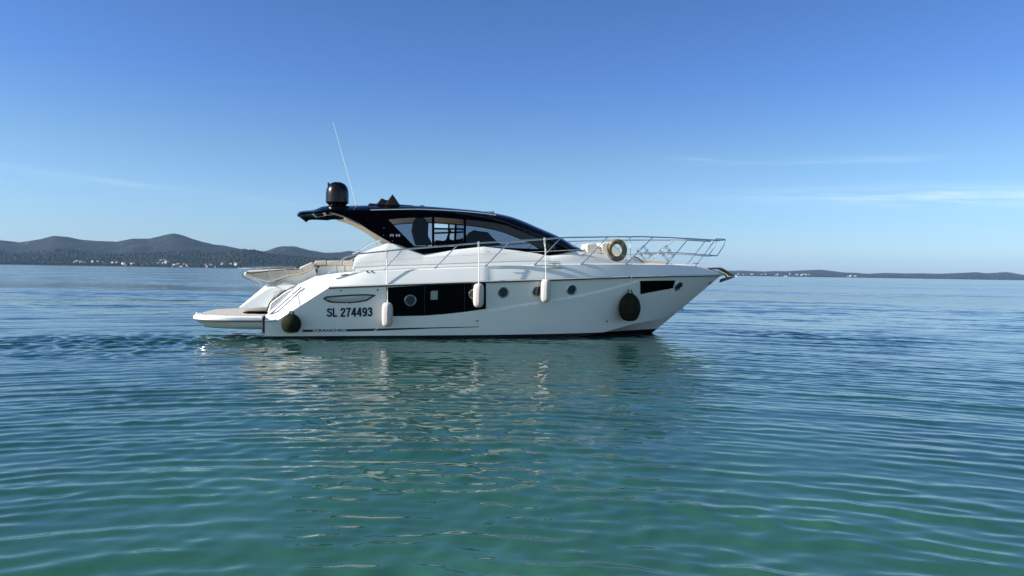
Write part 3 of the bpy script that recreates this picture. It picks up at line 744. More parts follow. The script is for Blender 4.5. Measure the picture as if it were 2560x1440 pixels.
for k in range(3):
    mb = MB(); a = rad(-120 + 55 * k); mb.tube([(bx + 18 * sc_ * math.cos(a), 18 * sc_ * math.sin(a), bz_ - 0.01), (bx + 21 * sc_ * math.cos(a), 21 * sc_ * math.sin(a), bz_ + 4 * sc_)], 0.02, 8); mb.build('mounting_bolt', M['chrome'], DM)
mb = MB(); a, b = Vector(PL(892.5, 518, 0.55)), Vector(PL(833, 306, 0.55)); mb.tube([a, a + (b - a) * 0.5, b], [0.010, 0.007, 0.0045], 8); an = mb.build('whip_antenna', M['gelcoat'], yacht)
mb = MB(); mb.tube([a - (b - a) * 0.01, a + (b - a) * 0.035], 0.022, 8); mb.build('antenna_base', M['chrome'], an)
ext([(918, 517), (920, 511), (925, 507.5), (941, 509), (948, 503), (954, 495), (965, 500), (970, 500), (976, 492), (981, 485), (987, 493), (999, 511), (1034, 513), (1033, 517)], 0.50, -0.30, 'folded_canopy', M['canvas'], yacht, 0.02)
cv = ext([(941, 512), (952, 496.5), (960, 501), (985, 515)], 0.62, 0.52, 'folded_canopy', M['canvas'], yacht, 0.02)
ext([(963, 513), (979, 488), (984, 490), (1000, 514)], 0.70, 0.62, 'folded_canopy', M['canvas'], yacht, 0.02)
mb = MB(); c = PL(1055, 518, 0.2); mb.lathe([(0.001, 5 * sc_), (5 * sc_, 4 * sc_), (9.5 * sc_, 0), (9.5 * sc_, -3 * sc_)], c, 20); mb.build('antenna_puck', M['satin_black'], yacht)
for x in (1217, 1226):
    mb = MB(); c = Vector(PL(x, 533, 0.15)); mb.tube([c + Vector((-0.06, 0, 0.03)), c + Vector((0.05, 0, 0.03)), c + Vector((0.10, 0, 0.035))], [0.015, 0.02, 0.035], 10); mb.build('horn', M['chrome'], yacht)

# ---- guard rails
VRL = lambda u, z: float(max(BR(u) - 0.14, 0.34)) if u < LR - 0.9 else float(np.interp(u, [LR - 0.9, LR + 0.2], [max(BR(LR - 0.9) - 0.14, 0.34), 0.30]))
rail_px = [(819, 686), (832, 670), (847, 656), (858, 647), (872, 640), (901, 634.5), (963, 628), (1022, 622), (1060, 619), (1130, 613.2), (1197, 607.5), (1275, 603), (1362, 597.5), (1402, 594.5), (1480, 593), (1574, 592), (1632, 592.7), (1722, 596.7), (1789, 600.5), (1800, 601)]
stan_px = [((957, 679), (1004, 626.3)), ((1087, 672), (1143, 613)), ((1213, 667), (1274, 603.5)), ((1337, 663), (1402, 595)), ((1453, 662), (1519, 593)), ((1564, 661.5), (1632, 593)), ((1666, 661.5), (1721, 597)), ((1738, 666), (1787, 601))]
for sgn in (1, -1):
    mm = (lambda p: p) if sgn == 1 else (lambda p: (p[0], -p[1], p[2]))
    mb = MB(); mb.tube([mm(PL(x, y, VRL)) for x, y in smooth_curve(rail_px, 90)], 0.019, 8)
    gr = mb.build('guard_rail', M['steel'], yacht)
    for b, t in stan_px:
        lo, hi = mm(PL(*b, lambda u, z: max(deck_v(u) - 0.05, 0.3))), mm(PL(*t, VRL))
        mb = MB(); mb.tube([lo, hi], 0.0145, 8); lv = Vector(lo); d = (Vector(hi) - lv).normalized()
        mb.tube([lv - d * 0.02, lv + d * 0.07, lv + d * 0.09], [0.026, 0.022, 0.015], 8); mb.build('stanchion', M['steel'], gr)
    mb = MB(); mb.tube([mm(PL(x, y, lambda u, z: VRL(u, z) + 0.01)) for x, y in ((888, 659), (980, 652), (1060, 645), (1180, 638), (1307, 631), (1430, 625), (1490, 623.5), (1600, 623))], 0.0055, 6); mb.build('lifeline', M['steel'], gr)
    mb = MB(); mb.tube([mm(PL(x, y, VRL)) for x, y in ((1600, 633), (1640, 632.5), (1693, 632), (1750, 636), (1788, 639), (1792, 639))], 0.0135, 8); mb.build('lower_rail', M['steel'], gr)
    mb = MB(); mb.tube([mm(PL(x, y, 0.30)) for x, y in ((1786, 600.5), (1791, 597.5), (1800, 597.5), (1813, 598.5), (1814, 601), (1808, 617), (1793, 639), (1790, 640))], 0.0155, 8)
    mb.build('pulpit_end', M['steel'], gr)
mb = MB()
for x, y in ((1813, 600), (1793, 639)):
    p = PL(x, y, 0.30)
    mb = MB(); mb.tube([p, (p[0], -p[1], p[2])], 0.014, 8); mb.build('pulpit_crossbar', M['steel'], gr)

# fender baskets lashed to the rail
for cx, cy in ((1612, 634), (1668, 634)):
    mb = MB(); c = Vector(PL(cx, cy, -0.55)); ax = Vector((-0.62, 0.1, 0.75)).normalized(); s1 = ax.orthogonal().normalized(); s2 = ax.cross(s1)
    rg = lambda h: [c + ax * h + (s1 * math.cos(q) + s2 * math.sin(q)) * 0.15 for q in np.linspace(0, 2 * math.pi, 20, endpoint=False)]
    for h in (-0.17, 0.03, 0.2): mb.tube(rg(h), 0.007, 6, closed=True)
    for k in range(0, 20, 5): mb.tube([rg(-0.17)[k], rg(0.2)[k]], 0.007, 6)
    mb.build('fender_basket', M['galv'], yacht)

# foredeck
ext([(1466, 613), (1470, 609), (1487, 608), (1491, 610), (1508, 632), (1500, 634), (1468, 631)], 0.25, -0.35, 'deck_box', M['cream'], yacht, 0.03)
ext([(1503, 611), (1508, 606.5), (1530, 606), (1536, 610), (1557, 637), (1548, 640), (1514, 637), (1505, 633)], 0.25, -0.45, 'deck_box', M['cream'], yacht, 0.03)
mb = MB(); c = PL(1457, 627, 0.45); mb.lathe([(0.001, 0.075), (0.04, 0.068), (0.075, 0.035), (0.085, 0.0), (0.08, -0.05)], c, 20); mb.build('searchlight', M['gelcoat'], yacht)
ext([(1594, 644), (1603, 647.5), (1640, 650.5), (1668, 654), (1680, 658.5), (1685, 663), (1620, 664)], 0.55, -0.55, 'foredeck_pad', M['cushion'], yacht, 0.04)
mb = MB(); mb.tube([PL(x, y, 0.6) for x, y in ((1585, 642), (1594, 645), (1613, 660))], 0.02, 6); mb.build('hatch_edge', M['rub'], yacht)
# cleats
for x, y, s in ((1386, 664, 0.17), (1740, 664, 0.10)):
    c = Vector(PL(x, y, lambda u, z: deck_v(u) - 0.04)); mb = MB()
    mb.tube([c + Vector((-s, 0, 0.045)), c + Vector((-s * .5, 0, 0.06)), c + Vector((s * .5, 0, 0.06)), c + Vector((s, 0, 0.045))], [0.008, 0.013, 0.013, 0.008], 8)
    for k in (-.45, .45): mb.tube([c + Vector((s * k, 0, -0.02)), c + Vector((s * k, 0, 0.06))], 0.011, 8)
    mb.build('cleat', M['chrome'], yacht)
for (x0, y0, x1, y1, x2, y2) in ((1364, 669, 1406, 668, 1403, 672.5), (847, 686, 872, 684, 866, 689)):
    a, b, c = [on for on in ((x0, y0), (x1, y1), (x2, y2))]
    f = lambda x, y: (lambda p: L((p[0], p[1] + 0.006, p[2])))(P(x, y, lambda u, z: float(BR(u)) + (deck_v(u) - float(BR(u))) * np.clip((z - ZR(u)) / max(ZD(u) - ZR(u), .02), 0, 1) + 0.02))
    mb = MB(); mb.add([f(*a), f(*b), f(*c), f(x0 + 2, y2)], [(0, 1, 2, 3)]); mb.build('fairlead_recess', M['silver'], yacht)
# bow roller and anchor
ARM = [(1770, 669.5), (1800, 668.5), (1806, 669.5), (1816, 675), (1826, 681.5), (1836, 688.5), (1833, 690.5), (1822, 685.5), (1808, 676), (1798, 673.5), (1772, 674)]
ext(ARM, 0.10, -0.10, 'bow_roller', M['galv'], yacht, 0.012)
AN = ext([(1800, 676), (1811, 680), (1820, 686), (1824, 692), (1818, 694.5), (1815, 688), (1808, 684), (1799, 681)], 0.05, -0.05, 'anchor', M['bronze'], yacht, 0.015)
fl = [P(x, y, 0) for x, y in smooth_curve([(1800, 705), (1808, 698.5), (1820, 694.5), (1833, 691.5)], 10)]
mb = MB(); rw = []
for i, p in enumerate(fl):
    w_ = 0.02 + 0.20 * math.sin(math.pi * (0.05 + 0.75 * i / 9)) ; rw.append([L((p[0], w_ * q, p[2] - 0.05 * (1 - q * q) * math.sin(math.pi * i / 9) - (0.0 if s_ else 0.012))) for s_ in (0, 1) for q in ((-1, -.5, 0, .5, 1) if s_ == 0 else (1, .5, 0, -.5, -1))])
mb.grid(rw, close=True); mb.build('fluke', M['galv'], AN)
c = Vector(PL(1835, 690.5, 0.0)); mb = MB(); mb.tube([c + Vector((0, -0.12, 0)), c + Vector((0, 0.12, 0))], 0.035, 12); mb.build('roller_wheel', M['chrome'], yacht)
# stem fittings
for x, y in ((1778, 706), (1708, 772)):
    p = P(x - 3, y, lambda u, z: hull_v(u, z)); c = Vector(L(p)); mb = MB()
    mb.tube([c + Vector((0.03 * math.cos(q), -0.015, 0.05 * math.sin(q))) for q in np.linspace(0, 2 * math.pi, 14, endpoint=False)], 0.012, 6, closed=True); mb.build('towing_eye', M['galv'], yacht)

# ------------------------------------------------------------------ things hanging on the yacht
def thing(name, label, cat, base, group=None):
    o = bpy.data.objects.new(name, None); COL.objects.link(o)
    o.location = world_of(base); o.rotation_euler = (0, 0, PSI)
    return tag(o, label, cat, group)
def cyl_fender(x, ya, yb, rpx, rope_top, label):
    zm = (ya + yb) / 2
    hv = on_hull(x, min(max(zm, 730), 800))
    d0 = float(np.linalg.norm(np.array(world_of(L(hv))) - CAMP)); r = rpx / FPX * (d0 - 0.2)
    v = max(hull_v(P(x, ya + 8, hv[1])[0], P(x, ya + 8, hv[1])[2]), float(BR(hv[0])) if ya < 720 else 0) + r + 0.01
    a, b = P(x, ya, v), P(x, yb, v); t = thing('cylinder_fender', label, 'fender', L(b), 'pale cylinder fenders along the hull side')
    h = a[2] - b[2]; O = L(b); mb = MB()
    prof = [(0.001, 0.0), (r * .35, 0.004), (r * .7, r * .22), (r * .93, r * .6), (r, r * 1.15), (r * 1.01, h * .5), (r, h - r * 1.15), (r * .94, h - r * .6), (r * .72, h - r * .2), (r * .45, h - 0.01), (r * .2, h - 0.015), (0.001, h - 0.02)]
    mb.lathe(prof, (0, 0, 0), 48, rfun=lambda k, n, z: 1 + 0.018 * math.cos(k * 2 * math.pi * 8 / n) + 0.012 * math.sin(k * 2.1 + z * 30))
    mb.build('fender_body', M['fender'], t)
    tp = P(*rope_top, VRL); rt_ = Vector(L(tp)) - Vector(O)
    mb = MB(); mb.tube([(0, 0, h - 0.03), (0, 0.0, h + 0.06)], [0.02, 0.014], 8); mb.tube([(0, 0, h + 0.04), rt_ + Vector((0, -0.02, 0))], 0.010, 6)
    mb.tube([rt_ + Vector((0.03 * math.cos(q), 0.03 * math.sin(q) * .3, 0.03 * math.sin(q))) for q in np.linspace(0, 2 * math.pi, 10, endpoint=False)], 0.012, 6, closed=True)
    mb.tube([rt_ + Vector((-0.02, -0.03, 0)), rt_ + Vector((-0.03, -0.05, -0.12)), rt_ + Vector((0.03, -0.05, -0.28))], 0.007, 5)
    mb.build('rope', M['rope'], t)
    return t
cyl_fender(968, 755.5, 817.5, 13.2, (967, 628), 'pale cylinder fender hanging lowest, over the aft end of the black hull window')
cyl_fender(1196, 708, 769, 13.0, (1197, 608), 'pale cylinder fender hanging before the forward end of the long black window')
cyl_fender(1364, 697.5, 756.5, 12.2, (1362, 598), 'pale cylinder fender half covering a round porthole on the white hull')

def ball_fender(cx, cy, rx, top_y, bot_y, rope_top, label, cap, rope_v):
    hv = on_hull(cx, cy); d0 = float(np.linalg.norm(np.array(world_of(L(hv))) - CAMP)); r = rx / FPX * (d0 - 0.3)
    v = hv[1] + r * 0.98
    if cap: v = max(v, hv[1] + r)
    a, b = P(cx, top_y, v), P(cx, bot_y, v); t = thing('ball_fender', label, 'fender', L(b), 'olive covered ball fenders on the hull side'); h = a[2] - b[2]
    prof = [(0.001, h), (r * .10, h * .995), (r * .30, h * .97), (r * .62, h * .86), (r * .86, h * .71), (r * .985, h * .54), (r, h * .42), (r * .95, h * .27), (r * .83, h * .13), (r * .66, h * .02)]
    mb = MB(); mb.lathe(prof, (0, 0, 0), 40); body = mb.build('fender_cover', M['olive'], t)
    mb = MB(); mb.lathe([(r * .70, h * .045), (r * .62, h * 0.005), (r * .45, -h * .035), (r * .2, -h * .055), (0.001, -h * .06)], (0, 0, 0), 32); mb.build('fender_end', M['fender'] if cap else M['olive'], t)
    rt_ = Vector(L(P(*rope_top, rope_v))) - Vector(L(b)); mb = MB()
    for k in (-1, 1): mb.tube([(k * r * .28, 0, h * .95), (k * 0.02, 0, h + r * .28)], 0.016, 6)
    mb.build('lashing', M['satin_black'], t)
    mb = MB()
    if cap: mb.tube([(0, 0, h * .98), (0.0, 0, h + r * .3), rt_ + Vector((0, -0.02, 0))], 0.009, 6); mb.tube([rt_, rt_ + Vector((0.02, -0.03, -0.10)), rt_ + Vector((0.06, -0.02, -0.22)), rt_ + Vector((0.12, 0.0, -0.42))], 0.008, 6)
    else:
        u_, z_ = P(cx, 692, VRL)[0], float(ZR(P(cx, 692, VRL)[0])); q = Vector((u_, -float(BR(u_)) - 0.06, z_)) - Vector(L(b))
        mb.tube([(0, 0, h * .98), (0, 0, h + r * .35), q, rt_ + Vector((0, -0.02, 0))], 0.009, 6)
        mb.tube([rt_ + Vector((0.03 * math.cos(s), 0, 0.03 * math.sin(s))) for s in np.linspace(0, 2 * math.pi, 10, endpoint=False)], 0.012, 6, closed=True)
    mb.build('rope', M['rope'], t)
    return t
ball_fender(728, 806, 23.5, 784, 831, (731, 728), 'olive covered ball fender with a pale bottom hanging near the stern', True, lambda u, z: vd(u, z) + 0.04)
ball_fender(1573.5, 768, 27, 732, 799, (1574, 593), 'larger olive covered ball fender hanging under the bow below the life ring', False, VRL)

# life ring on the rail
c = PL(1542, 625.5, lambda u, z: VRL(u, z) + 0.07); lr = thing('life_ring', 'ochre ring buoy with grey bands tied to the bow rail', 'life ring', c)
dl = float(np.linalg.norm(np.array(world_of(c)) - CAMP)) / FPX
RO, RI = 28.2 * dl, 15.0 * dl; rm, rt2 = (RO + RI) / 2, (RO - RI) / 2
tw = Matrix.Rotation(rad(11), 3, 'Z')
def ringpts(rr, a0=0, a1=2 * math.pi, n=48, end=False): return [tw @ Vector((rr * math.cos(a), 0, rr * math.sin(a))) for a in np.linspace(a0, a1, n, endpoint=end)]
mb = MB(); mb.tube(ringpts(rm), rt2, 16, closed=True); mb.build('ring_body', M['ring'], lr)
for k in range(4):
    a = rad(48 + 90 * k); mb = MB(); mb.tube(ringpts(rm, a - 0.13, a + 0.13, 7, True), rt2 * 1.05, 16); mb.build('band', M['band'], lr)
mb = MB(); mb.tube([tw @ Vector(p) for p in smooth_curve([(RO * .9, -.03, -RO * .55), (RO * .8, -.05, -RO * 1.05), (RO * .35, -.05, -RO * 1.1), (RO * .2, -.03, -RO * .8)], 14)], 0.007, 6); mb.build('grab_line', M['rope'], lr)

# ------------------------------------------------------------------ water
def ring_waves():
    comps = []
    for i in range(56):
        lam = math.exp(rng.uniform(math.log(0.20), math.log(1.9))); k = 2 * math.pi / lam
        comps.append((k, rng.normal(0, 1.7), -3.5 + rng.normal(0, 2.0), rng.uniform(0, 6.28), 0.0135 * (1.3 if 0.25 < lam < 0.5 else 0.6 if lam > 0.5 else 1.1) / k))
    for i in range(34):                                   # short steep wavelets riding on the rings
        lam = math.exp(rng.uniform(math.log(0.15), math.log(0.40))); k = 2 * math.pi / lam
        comps.append((k, rng.normal(0, 1.7), -3.5 + rng.normal(0, 2.0), rng.uniform(0, 6.28), 0.0175 / k))
    for i in range(16):                                   # a weaker cross-running set
        lam = math.exp(rng.uniform(math.log(0.3), math.log(1.4))); k = 2 * math.pi / lam; a = rng.uniform(0, 6.28)
        comps.append((k, 400 * math.cos(a), 400 * math.sin(a), rng.uniform(0, 6.28), 0.0040 / k))
    for i in range(44):                                   # fine criss-cross ripples
        lam = math.exp(rng.uniform(math.log(0.16), math.log(0.5))); k = 2 * math.pi / lam; a = rng.uniform(0, 6.28)
        comps.append((k, 300 * math.cos(a), 300 * math.sin(a), rng.uniform(0, 6.28), -0.0125 / k))
    return comps
RAMP = lambda x, a, b: np.clip((x - a) / (b - a), 0, 1)
y_near, y_dense = np.linspace(-40, 1.7, 30), [1.8]
while y_dense[-1] < 62: y_dense.append(y_dense[-1] + 0.0031 * y_dense[-1] + 0.0035)
y_far = 62 * (12900 / 62) ** np.linspace(0.03, 1, 110)
ys = np.r_[y_near, y_dense, y_far]
NU = 1250
uu = np.linspace(-1, 1, NU); gj = np.geomspace(0.4, 12600, 26)
hw = np.maximum(9.0, 0.78 * ys + 7.5)
X = np.concatenate([-(hw[:, None] + gj[::-1][None, :]), uu[None, :] * hw[:, None], hw[:, None] + gj[None, :]], 1)
Y = np.repeat(ys[:, None], X.shape[1], 1)
fade = (RAMP(ys, 1.7, 2.6) * (1 - RAMP(ys, 42, 60)))[:, None] * np.concatenate([np.zeros(26), np.minimum(1, (1 - np.abs(uu)) / 0.10), np.zeros(26)])[None, :]
Z = np.zeros_like(X); spacing = np.maximum(2 * hw / NU, np.r_[np.diff(ys), 200])[:, None]
sel = slice(29, 30 + len(y_dense))
Xs, Ys, sp_ = X[sel], Y[sel], spacing[sel]
warp = 1.6 * np.sin(Xs * 0.31 + 1.2 * np.sin(Ys * 0.23)) + 0.5 * np.sin(Ys * 0.41 + 0.9 * np.sin(Xs * 0.37 + 2))
amp_mod = 0.80 + 0.28 * np.sin(Xs * 0.45 + 0.8 * np.sin(Ys * 0.31 + 1)) * np.sin(Ys * 0.52 + 0.7 * np.sin(Xs * 0.21)) + 0.24 * np.sin(Xs * 1.1 + 1.3 * np.sin(Ys * 0.7)) * np.sin(Ys * 1.5 + 1.1 * np.sin(Xs * 0.6 + 1))
zz = np.zeros_like(Xs)
lee = np.exp(-(Xs / (0.26 * Ys + 1.2)) ** 2)             # the cross-chop is strongest in the yacht's lee
chop, calm = 0.55 + 0.65 * lee, 1.05 - 0.30 * lee
for k, cx, cy, ph, a in ring_waves():
    lam = 2 * math.pi / k
    d = np.sqrt((Xs - cx) ** 2 + (Ys - cy) ** 2)
    loc = chop if a < 0 else calm
    zz += abs(a) * loc * np.sin(k * (d + 0.10 * warp * lam ** 0.5) + ph) * (1 - RAMP(sp_ / lam, 0.16, 0.34))
zz *= amp_mod
sg = 0.014; zz = zz + 0.22 * (zz * zz / sg - sg)            # crests a little sharper than troughs
# churned patches: astern of the platform and off the bow
def blob(px, py, sx, sy):
    g_ = ground(px, py); return np.exp(-((Xs - g_[0]) / sx) ** 2 - ((Ys - g_[1]) / sy) ** 2)
churn = 1.15 * blob(420, 850, 3.6, 1.5) + 0.9 * blob(40, 870, 3.6, 2.2) + 0.7 * blob(600, 850, 2.0, 1.0) + 0.75 * blob(2060, 838, 2.6, 2.2) + 0.45 * blob(1850, 832, 1.6, 1.2)
tz_ = np.zeros_like(Xs)
for i in range(40):
    lam = math.exp(rng.uniform(math.log(0.3), math.log(1.0))); k = 2 * math.pi / lam; a = rng.uniform(0, 6.28)
    tz_ += 0.027 / k * np.sin(k * (Xs * math.cos(a) + Ys * math.sin(a)) + 0.8 * np.sin(Xs * 1.7 + i) + 0.8 * np.sin(Ys * 1.9 + i * 2) + rng.uniform(0, 6.28)) * (1 - RAMP(sp_ / lam, 0.16, 0.36))
zz += churn * tz_
Z[sel] = zz * fade[sel]
nr, nc = X.shape
co = np.stack([X, Y, Z], -1).reshape(-1, 3).astype(np.float32)
idx = np.arange(nr * nc).reshape(nr, nc)
quads = np.stack([idx[:-1, :-1], idx[:-1, 1:], idx[1:, 1:], idx[1:, :-1]], -1).reshape(-1, 4).astype(np.int32)
me = bpy.data.meshes.new('water')
me.vertices.add(len(co)); me.vertices.foreach_set('co', co.ravel())
me.loops.add(quads.size); me.loops.foreach_set('vertex_index', quads.ravel())
me.polygons.add(len(quads)); me.polygons.foreach_set('loop_start', np.arange(0, quads.size, 4, dtype=np.int32))
me.polygons.foreach_set('use_smooth', np.ones(len(quads), bool))
me.update(calc_edges=True); me.validate()
at = me.attributes.new('swell', 'FLOAT', 'POINT'); at.data.foreach_set('value', (fade + 0 * X).astype(np.float32).ravel())
water = bpy.data.objects.new('water', me); COL.objects.link(water); tag(water, kind='structure')

def water_material():
    m = bpy.data.materials.new('sea_water'); m.use_nodes = True
    n, l = m.node_tree.nodes, m.node_tree.links; b = n['Principled BSDF']
    b.inputs['IOR'].default_value = 1.333; b.inputs['Specular IOR Level'].default_value = 0.5
    b.inputs['Roughness'].default_value = 0.015
    g = n.new('ShaderNodeNewGeometry'); t = g.outputs['Position']
    def mapping(scale, rot=0):
        mp = n.new('ShaderNodeMapping'); mp.inputs['Scale'].default_value = scale; mp.inputs['Rotation'].default_value = (0, 0, rot); l.new(t, mp.inputs[0]); return mp.outputs[0]
    def noise(vec, scale, detail=3, rough=0.5):
        z = n.new('ShaderNodeTexNoise'); z.inputs['Scale'].default_value = scale; z.inputs['Detail'].default_value = detail; z.inputs['Roughness'].default_value = rough; l.new(vec, z.inputs['Vector']); return z.outputs['Fac']
    def mth(op, a, b_=None, clamp=False):
        q = n.new('ShaderNodeMath'); q.operation = op; q.use_clamp = clamp
        for i, v in enumerate((a, b_)):
            if v is None: continue
            if isinstance(v, (int, float)): q.inputs[i].default_value = v
            else: l.new(v, q.inputs[i])
        return q.outputs[0]
    sep = n.new('ShaderNodeSeparateXYZ'); l.new(t, sep.inputs[0])
    dist = mth('SQRT', mth('ADD', mth('MULTIPLY', sep.outputs['X'], sep.outputs['X']), mth('MULTIPLY', sep.outputs['Y'], sep.outputs['Y'])))
    # body colour: shallow teal by the shore over pale sand and weed, deep blue-green offshore
    cr = n.new('ShaderNodeValToRGB'); l.new(mth('DIVIDE', dist, 60.0, True), cr.inputs[0])
    e = cr.color_ramp.elements; e[0].position = 0.06; e[0].color = (0.027, 0.100, 0.068, 1); e[1].position = 0.9; e[1].color = (0.003, 0.018, 0.034, 1)
    k = e.new(0.135); k.color = (0.016, 0.070, 0.055, 1); k = e.new(0.30); k.color = (0.008, 0.044, 0.038, 1)
    bed = noise(mapping((1, 0.8, 1)), 0.55, 5, 0.6)
    mx = n.new('ShaderNodeMix'); mx.data_type = 'RGBA'; mx.blend_type = 'MULTIPLY'; mx.inputs['Factor'].default_value = 1.0
    rp = n.new('ShaderNodeMapRange'); rp.inputs[1].default_value = 0.3; rp.inputs[2].default_value = 0.7; rp.inputs[3].default_value = 0.72; rp.inputs[4].default_value = 1.18; l.new(bed, rp.inputs[0])
    l.new(cr.outputs[0], mx.inputs['A']); l.new(rp.outputs[0], mx.inputs['B']); l.new(mx.outputs['Result'], b.inputs['Base Color'])
    at = n.new('ShaderNodeAttribute'); at.attribute_name = 'swell'
    ds_ = n.new('ShaderNodeMapRange'); ds_.inputs[1].default_value = 17; ds_.inputs[2].default_value = 42; l.new(dist, ds_.inputs[0])
    far = mth('MAXIMUM', mth('SUBTRACT', 1.0, at.outputs['Fac']), ds_.outputs[0])
    patch = noise(mapping((0.10, 0.35, 1)), 0.12, 4, 0.6)
    pr = n.new('ShaderNodeMapRange'); pr.inputs[1].default_value = 0.35; pr.inputs[2].default_value = 0.65; pr.inputs[3].default_value = 0.62; pr.inputs[4].default_value = 1.5; l.new(patch, pr.inputs[0])
    # fine ripples everywhere; wind waves where the mesh carries none
    fine = mth('MULTIPLY', noise(mapping((1.0, 1.9, 1)), 3.2, 4, 0.55), 0.003)
    bp = n.new('ShaderNodeBump'); bp.inputs['Strength'].default_value = 1.0; bp.inputs['Distance'].default_value = 1.0
    l.new(fine, bp.inputs['Height'])
    # offshore the mesh is flat: wavelets tilt the normal there, in three sizes
    def tilt(scale, vec, amount):
        z = n.new('ShaderNodeTexNoise'); z.inputs['Scale'].default_value = scale; z.inputs['Detail'].default_value = 2; l.new(vec, z.inputs['Vector'])
        a_ = n.new('ShaderNodeVectorMath'); a_.operation = 'SUBTRACT'; l.new(z.outputs['Color'], a_.inputs[0]); a_.inputs[1].default_value = (0.5, 0.5, 0.5)
        b_ = n.new('ShaderNodeVectorMath'); b_.operation = 'MULTIPLY'; l.new(a_.outputs[0], b_.inputs[0]); b_.inputs[1].default_value = (amount * 0.5, amount, 0); return b_.outputs[0]
    def vadd(a_, b_):
        q = n.new('ShaderNodeVectorMath'); q.operation = 'ADD'; l.new(a_, q.inputs[0]); l.new(b_, q.inputs[1]); return q.outputs[0]
    tl = vadd(vadd(tilt(1.6, mapping((0.4, 1.2, 1), 0.05), 0.30), tilt(0.30, mapping((0.3, 1.0, 1), -0.05), 0.25)), tilt(0.05, mapping((0.25, 1.0, 1), 0.03), 0.24))
    sc_n = n.new('ShaderNodeVectorMath'); sc_n.operation = 'SCALE'; l.new(tl, sc_n.inputs[0]); l.new(mth('MULTIPLY', far, pr.outputs[0]), sc_n.inputs['Scale'])
    nm = n.new('ShaderNodeVectorMath'); nm.operation = 'NORMALIZE'; l.new(vadd(bp.outputs[0], sc_n.outputs[0]), nm.inputs[0])
    l.new(nm.outputs[0], b.inputs['Normal'])
    rr_ = n.new('ShaderNodeMapRange'); rr_.inputs[1].default_value = 16; rr_.inputs[2].default_value = 62; rr_.inputs[3].default_value = 0.015; rr_.inputs[4].default_value = 0.11
    l.new(dist, rr_.inputs[0]); l.new(rr_.outputs[0], b.inputs['Roughness'])
    return m
me.materials.append(water_material())

# ------------------------------------------------------------------ far shores
def land_material(name, base, dark, rock, rock_lo, tree_scale):
    m = bpy.data.materials.new(name); m.use_nodes = True
    n, l = m.node_tree.nodes, m.node_tree.links; b = n['Principled BSDF']; b.inputs['Roughness'].default_value = 0.95; b.inputs['Specular IOR Level'].default_value = 0.1
    g = n.new('ShaderNodeNewGeometry')
    def noise(scale, detail, rough=0.6, sc=(1, 1, 1)):
        mp = n.new('ShaderNodeMapping'); mp.inputs['Scale'].default_value = sc; l.new(g.outputs['Position'], mp.inputs[0])
        z = n.new('ShaderNodeTexNoise'); z.inputs['Scale'].default_value = scale; z.inputs['Detail'].default_value = detail; z.inputs['Roughness'].default_value = rough; l.new(mp.outputs[0], z.inputs['Vector']); return z.outputs['Fac']
    def rng_(v, a, b_, c=0.0, d=1.0):
        r = n.new('ShaderNodeMapRange'); r.inputs[1].default_value = a; r.inputs[2].default_value = b_; r.inputs[3].default_value = c; r.inputs[4].default_value = d; l.new(v, r.inputs[0]); return r.outputs[0]
    def mix(f, a, b_):
        x = n.new('ShaderNodeMix'); x.data_type = 'RGBA'; l.new(f, x.inputs['Factor'])
        for k, v in (('A', a), ('B', b_)):
            if isinstance(v, tuple): x.inputs[k].default_value = (*v, 1)
            else: l.new(v, x.inputs[k])
        return x.outputs['Result']
    c = mix(rng_(noise(tree_scale, 5, 0.7, (1, 1, 2.5)), 0.42, 0.58), dark, base)
    c = mix(rng_(noise(0.004, 4), 0.45, 0.6), c, mix(rng_(noise(tree_scale * 1.7, 4, 0.7), 0.4, 0.6), tuple(k * 0.75 for k in base), tuple(k * 1.15 for k in base)))
    sp = n.new('ShaderNodeSeparateXYZ'); l.new(g.outputs['Position'], sp.inputs[0])
    hi = rng_(sp.outputs['Z'], rock_lo, rock_lo * 1.9)
    q = n.new('ShaderNodeMath'); q.operation = 'MULTIPLY'; l.new(hi, q.inputs[0]); l.new(rng_(noise(0.016, 8, 0.74, (1, 0.5, 2.2)), 0.60, 0.68), q.inputs[1])
    c = mix(q.outputs[0], c, rock); l.new(c, b.inputs['Base Color'])
    return m
def vnoise(x, y, seed):
    r_ = np.random.default_rng(seed); out = np.zeros_like(x)
    for i in range(14):
        f = 0.0012 * 1.5 ** i; a = r_.uniform(0, 6.28); out += np.sin(f * 6.28 * (x * math.cos(a) + y * math.sin(a)) + r_.uniform(0, 6.28)) / 1.35 ** i
    return out
def terrain(name, px_ridge, d_ridge, d_shore, d_back, mat, rough, seed, px_off=(0, 0), power=1.25):
    px = np.array(px_ridge, float)
    az = np.linspace(px[0, 0], px[-1, 0], 620)
    top = np.interp(az, px[:, 0], px[:, 1]); k_ = np.array([0, 1, 2, 1, 0]) / 4; top = np.r_[top[:2], np.convolve(top, k_, 'valid'), top[-2:]]
    hor = np.array([681 + 0.01553 * (a - 1280) for a in az])
    rows = []
    hr = np.maximum((hor - top), 0.3) / FPX * d_ridge
    for q in np.r_[np.linspace(0, 1, 44), np.linspace(1.04, 1.6, 10)]:
        d = d_shore + (d_ridge - d_shore) * q
        prof = (q ** power) if q <= 1 else max(0.0, 1 - ((q - 1) / 0.6) ** 1.5)
        x = (az - 1280) / FPX * d; y = np.full_like(x, d)
        w = min(1.0, q * 6) * (1 if q < 0.9 else max(0.25, 1 - (q - 0.9) * 8))
        z = hr * prof + rough * vnoise(x, y, seed) * w * (0.3 + hr / (hr.max() + 1)) * min(1, max(0, (1.6 - q) * 3)) + min(q * 40, 3) - 0.2
        rows.append(np.stack([x, y, np.maximum(z, 0.2 if q > 0 else -0.3)], 1))
    mb = MB(); mb.grid(rows); o = mb.build(name, mat, None, smooth=True, angle=180); tag(o, kind='structure'); return o
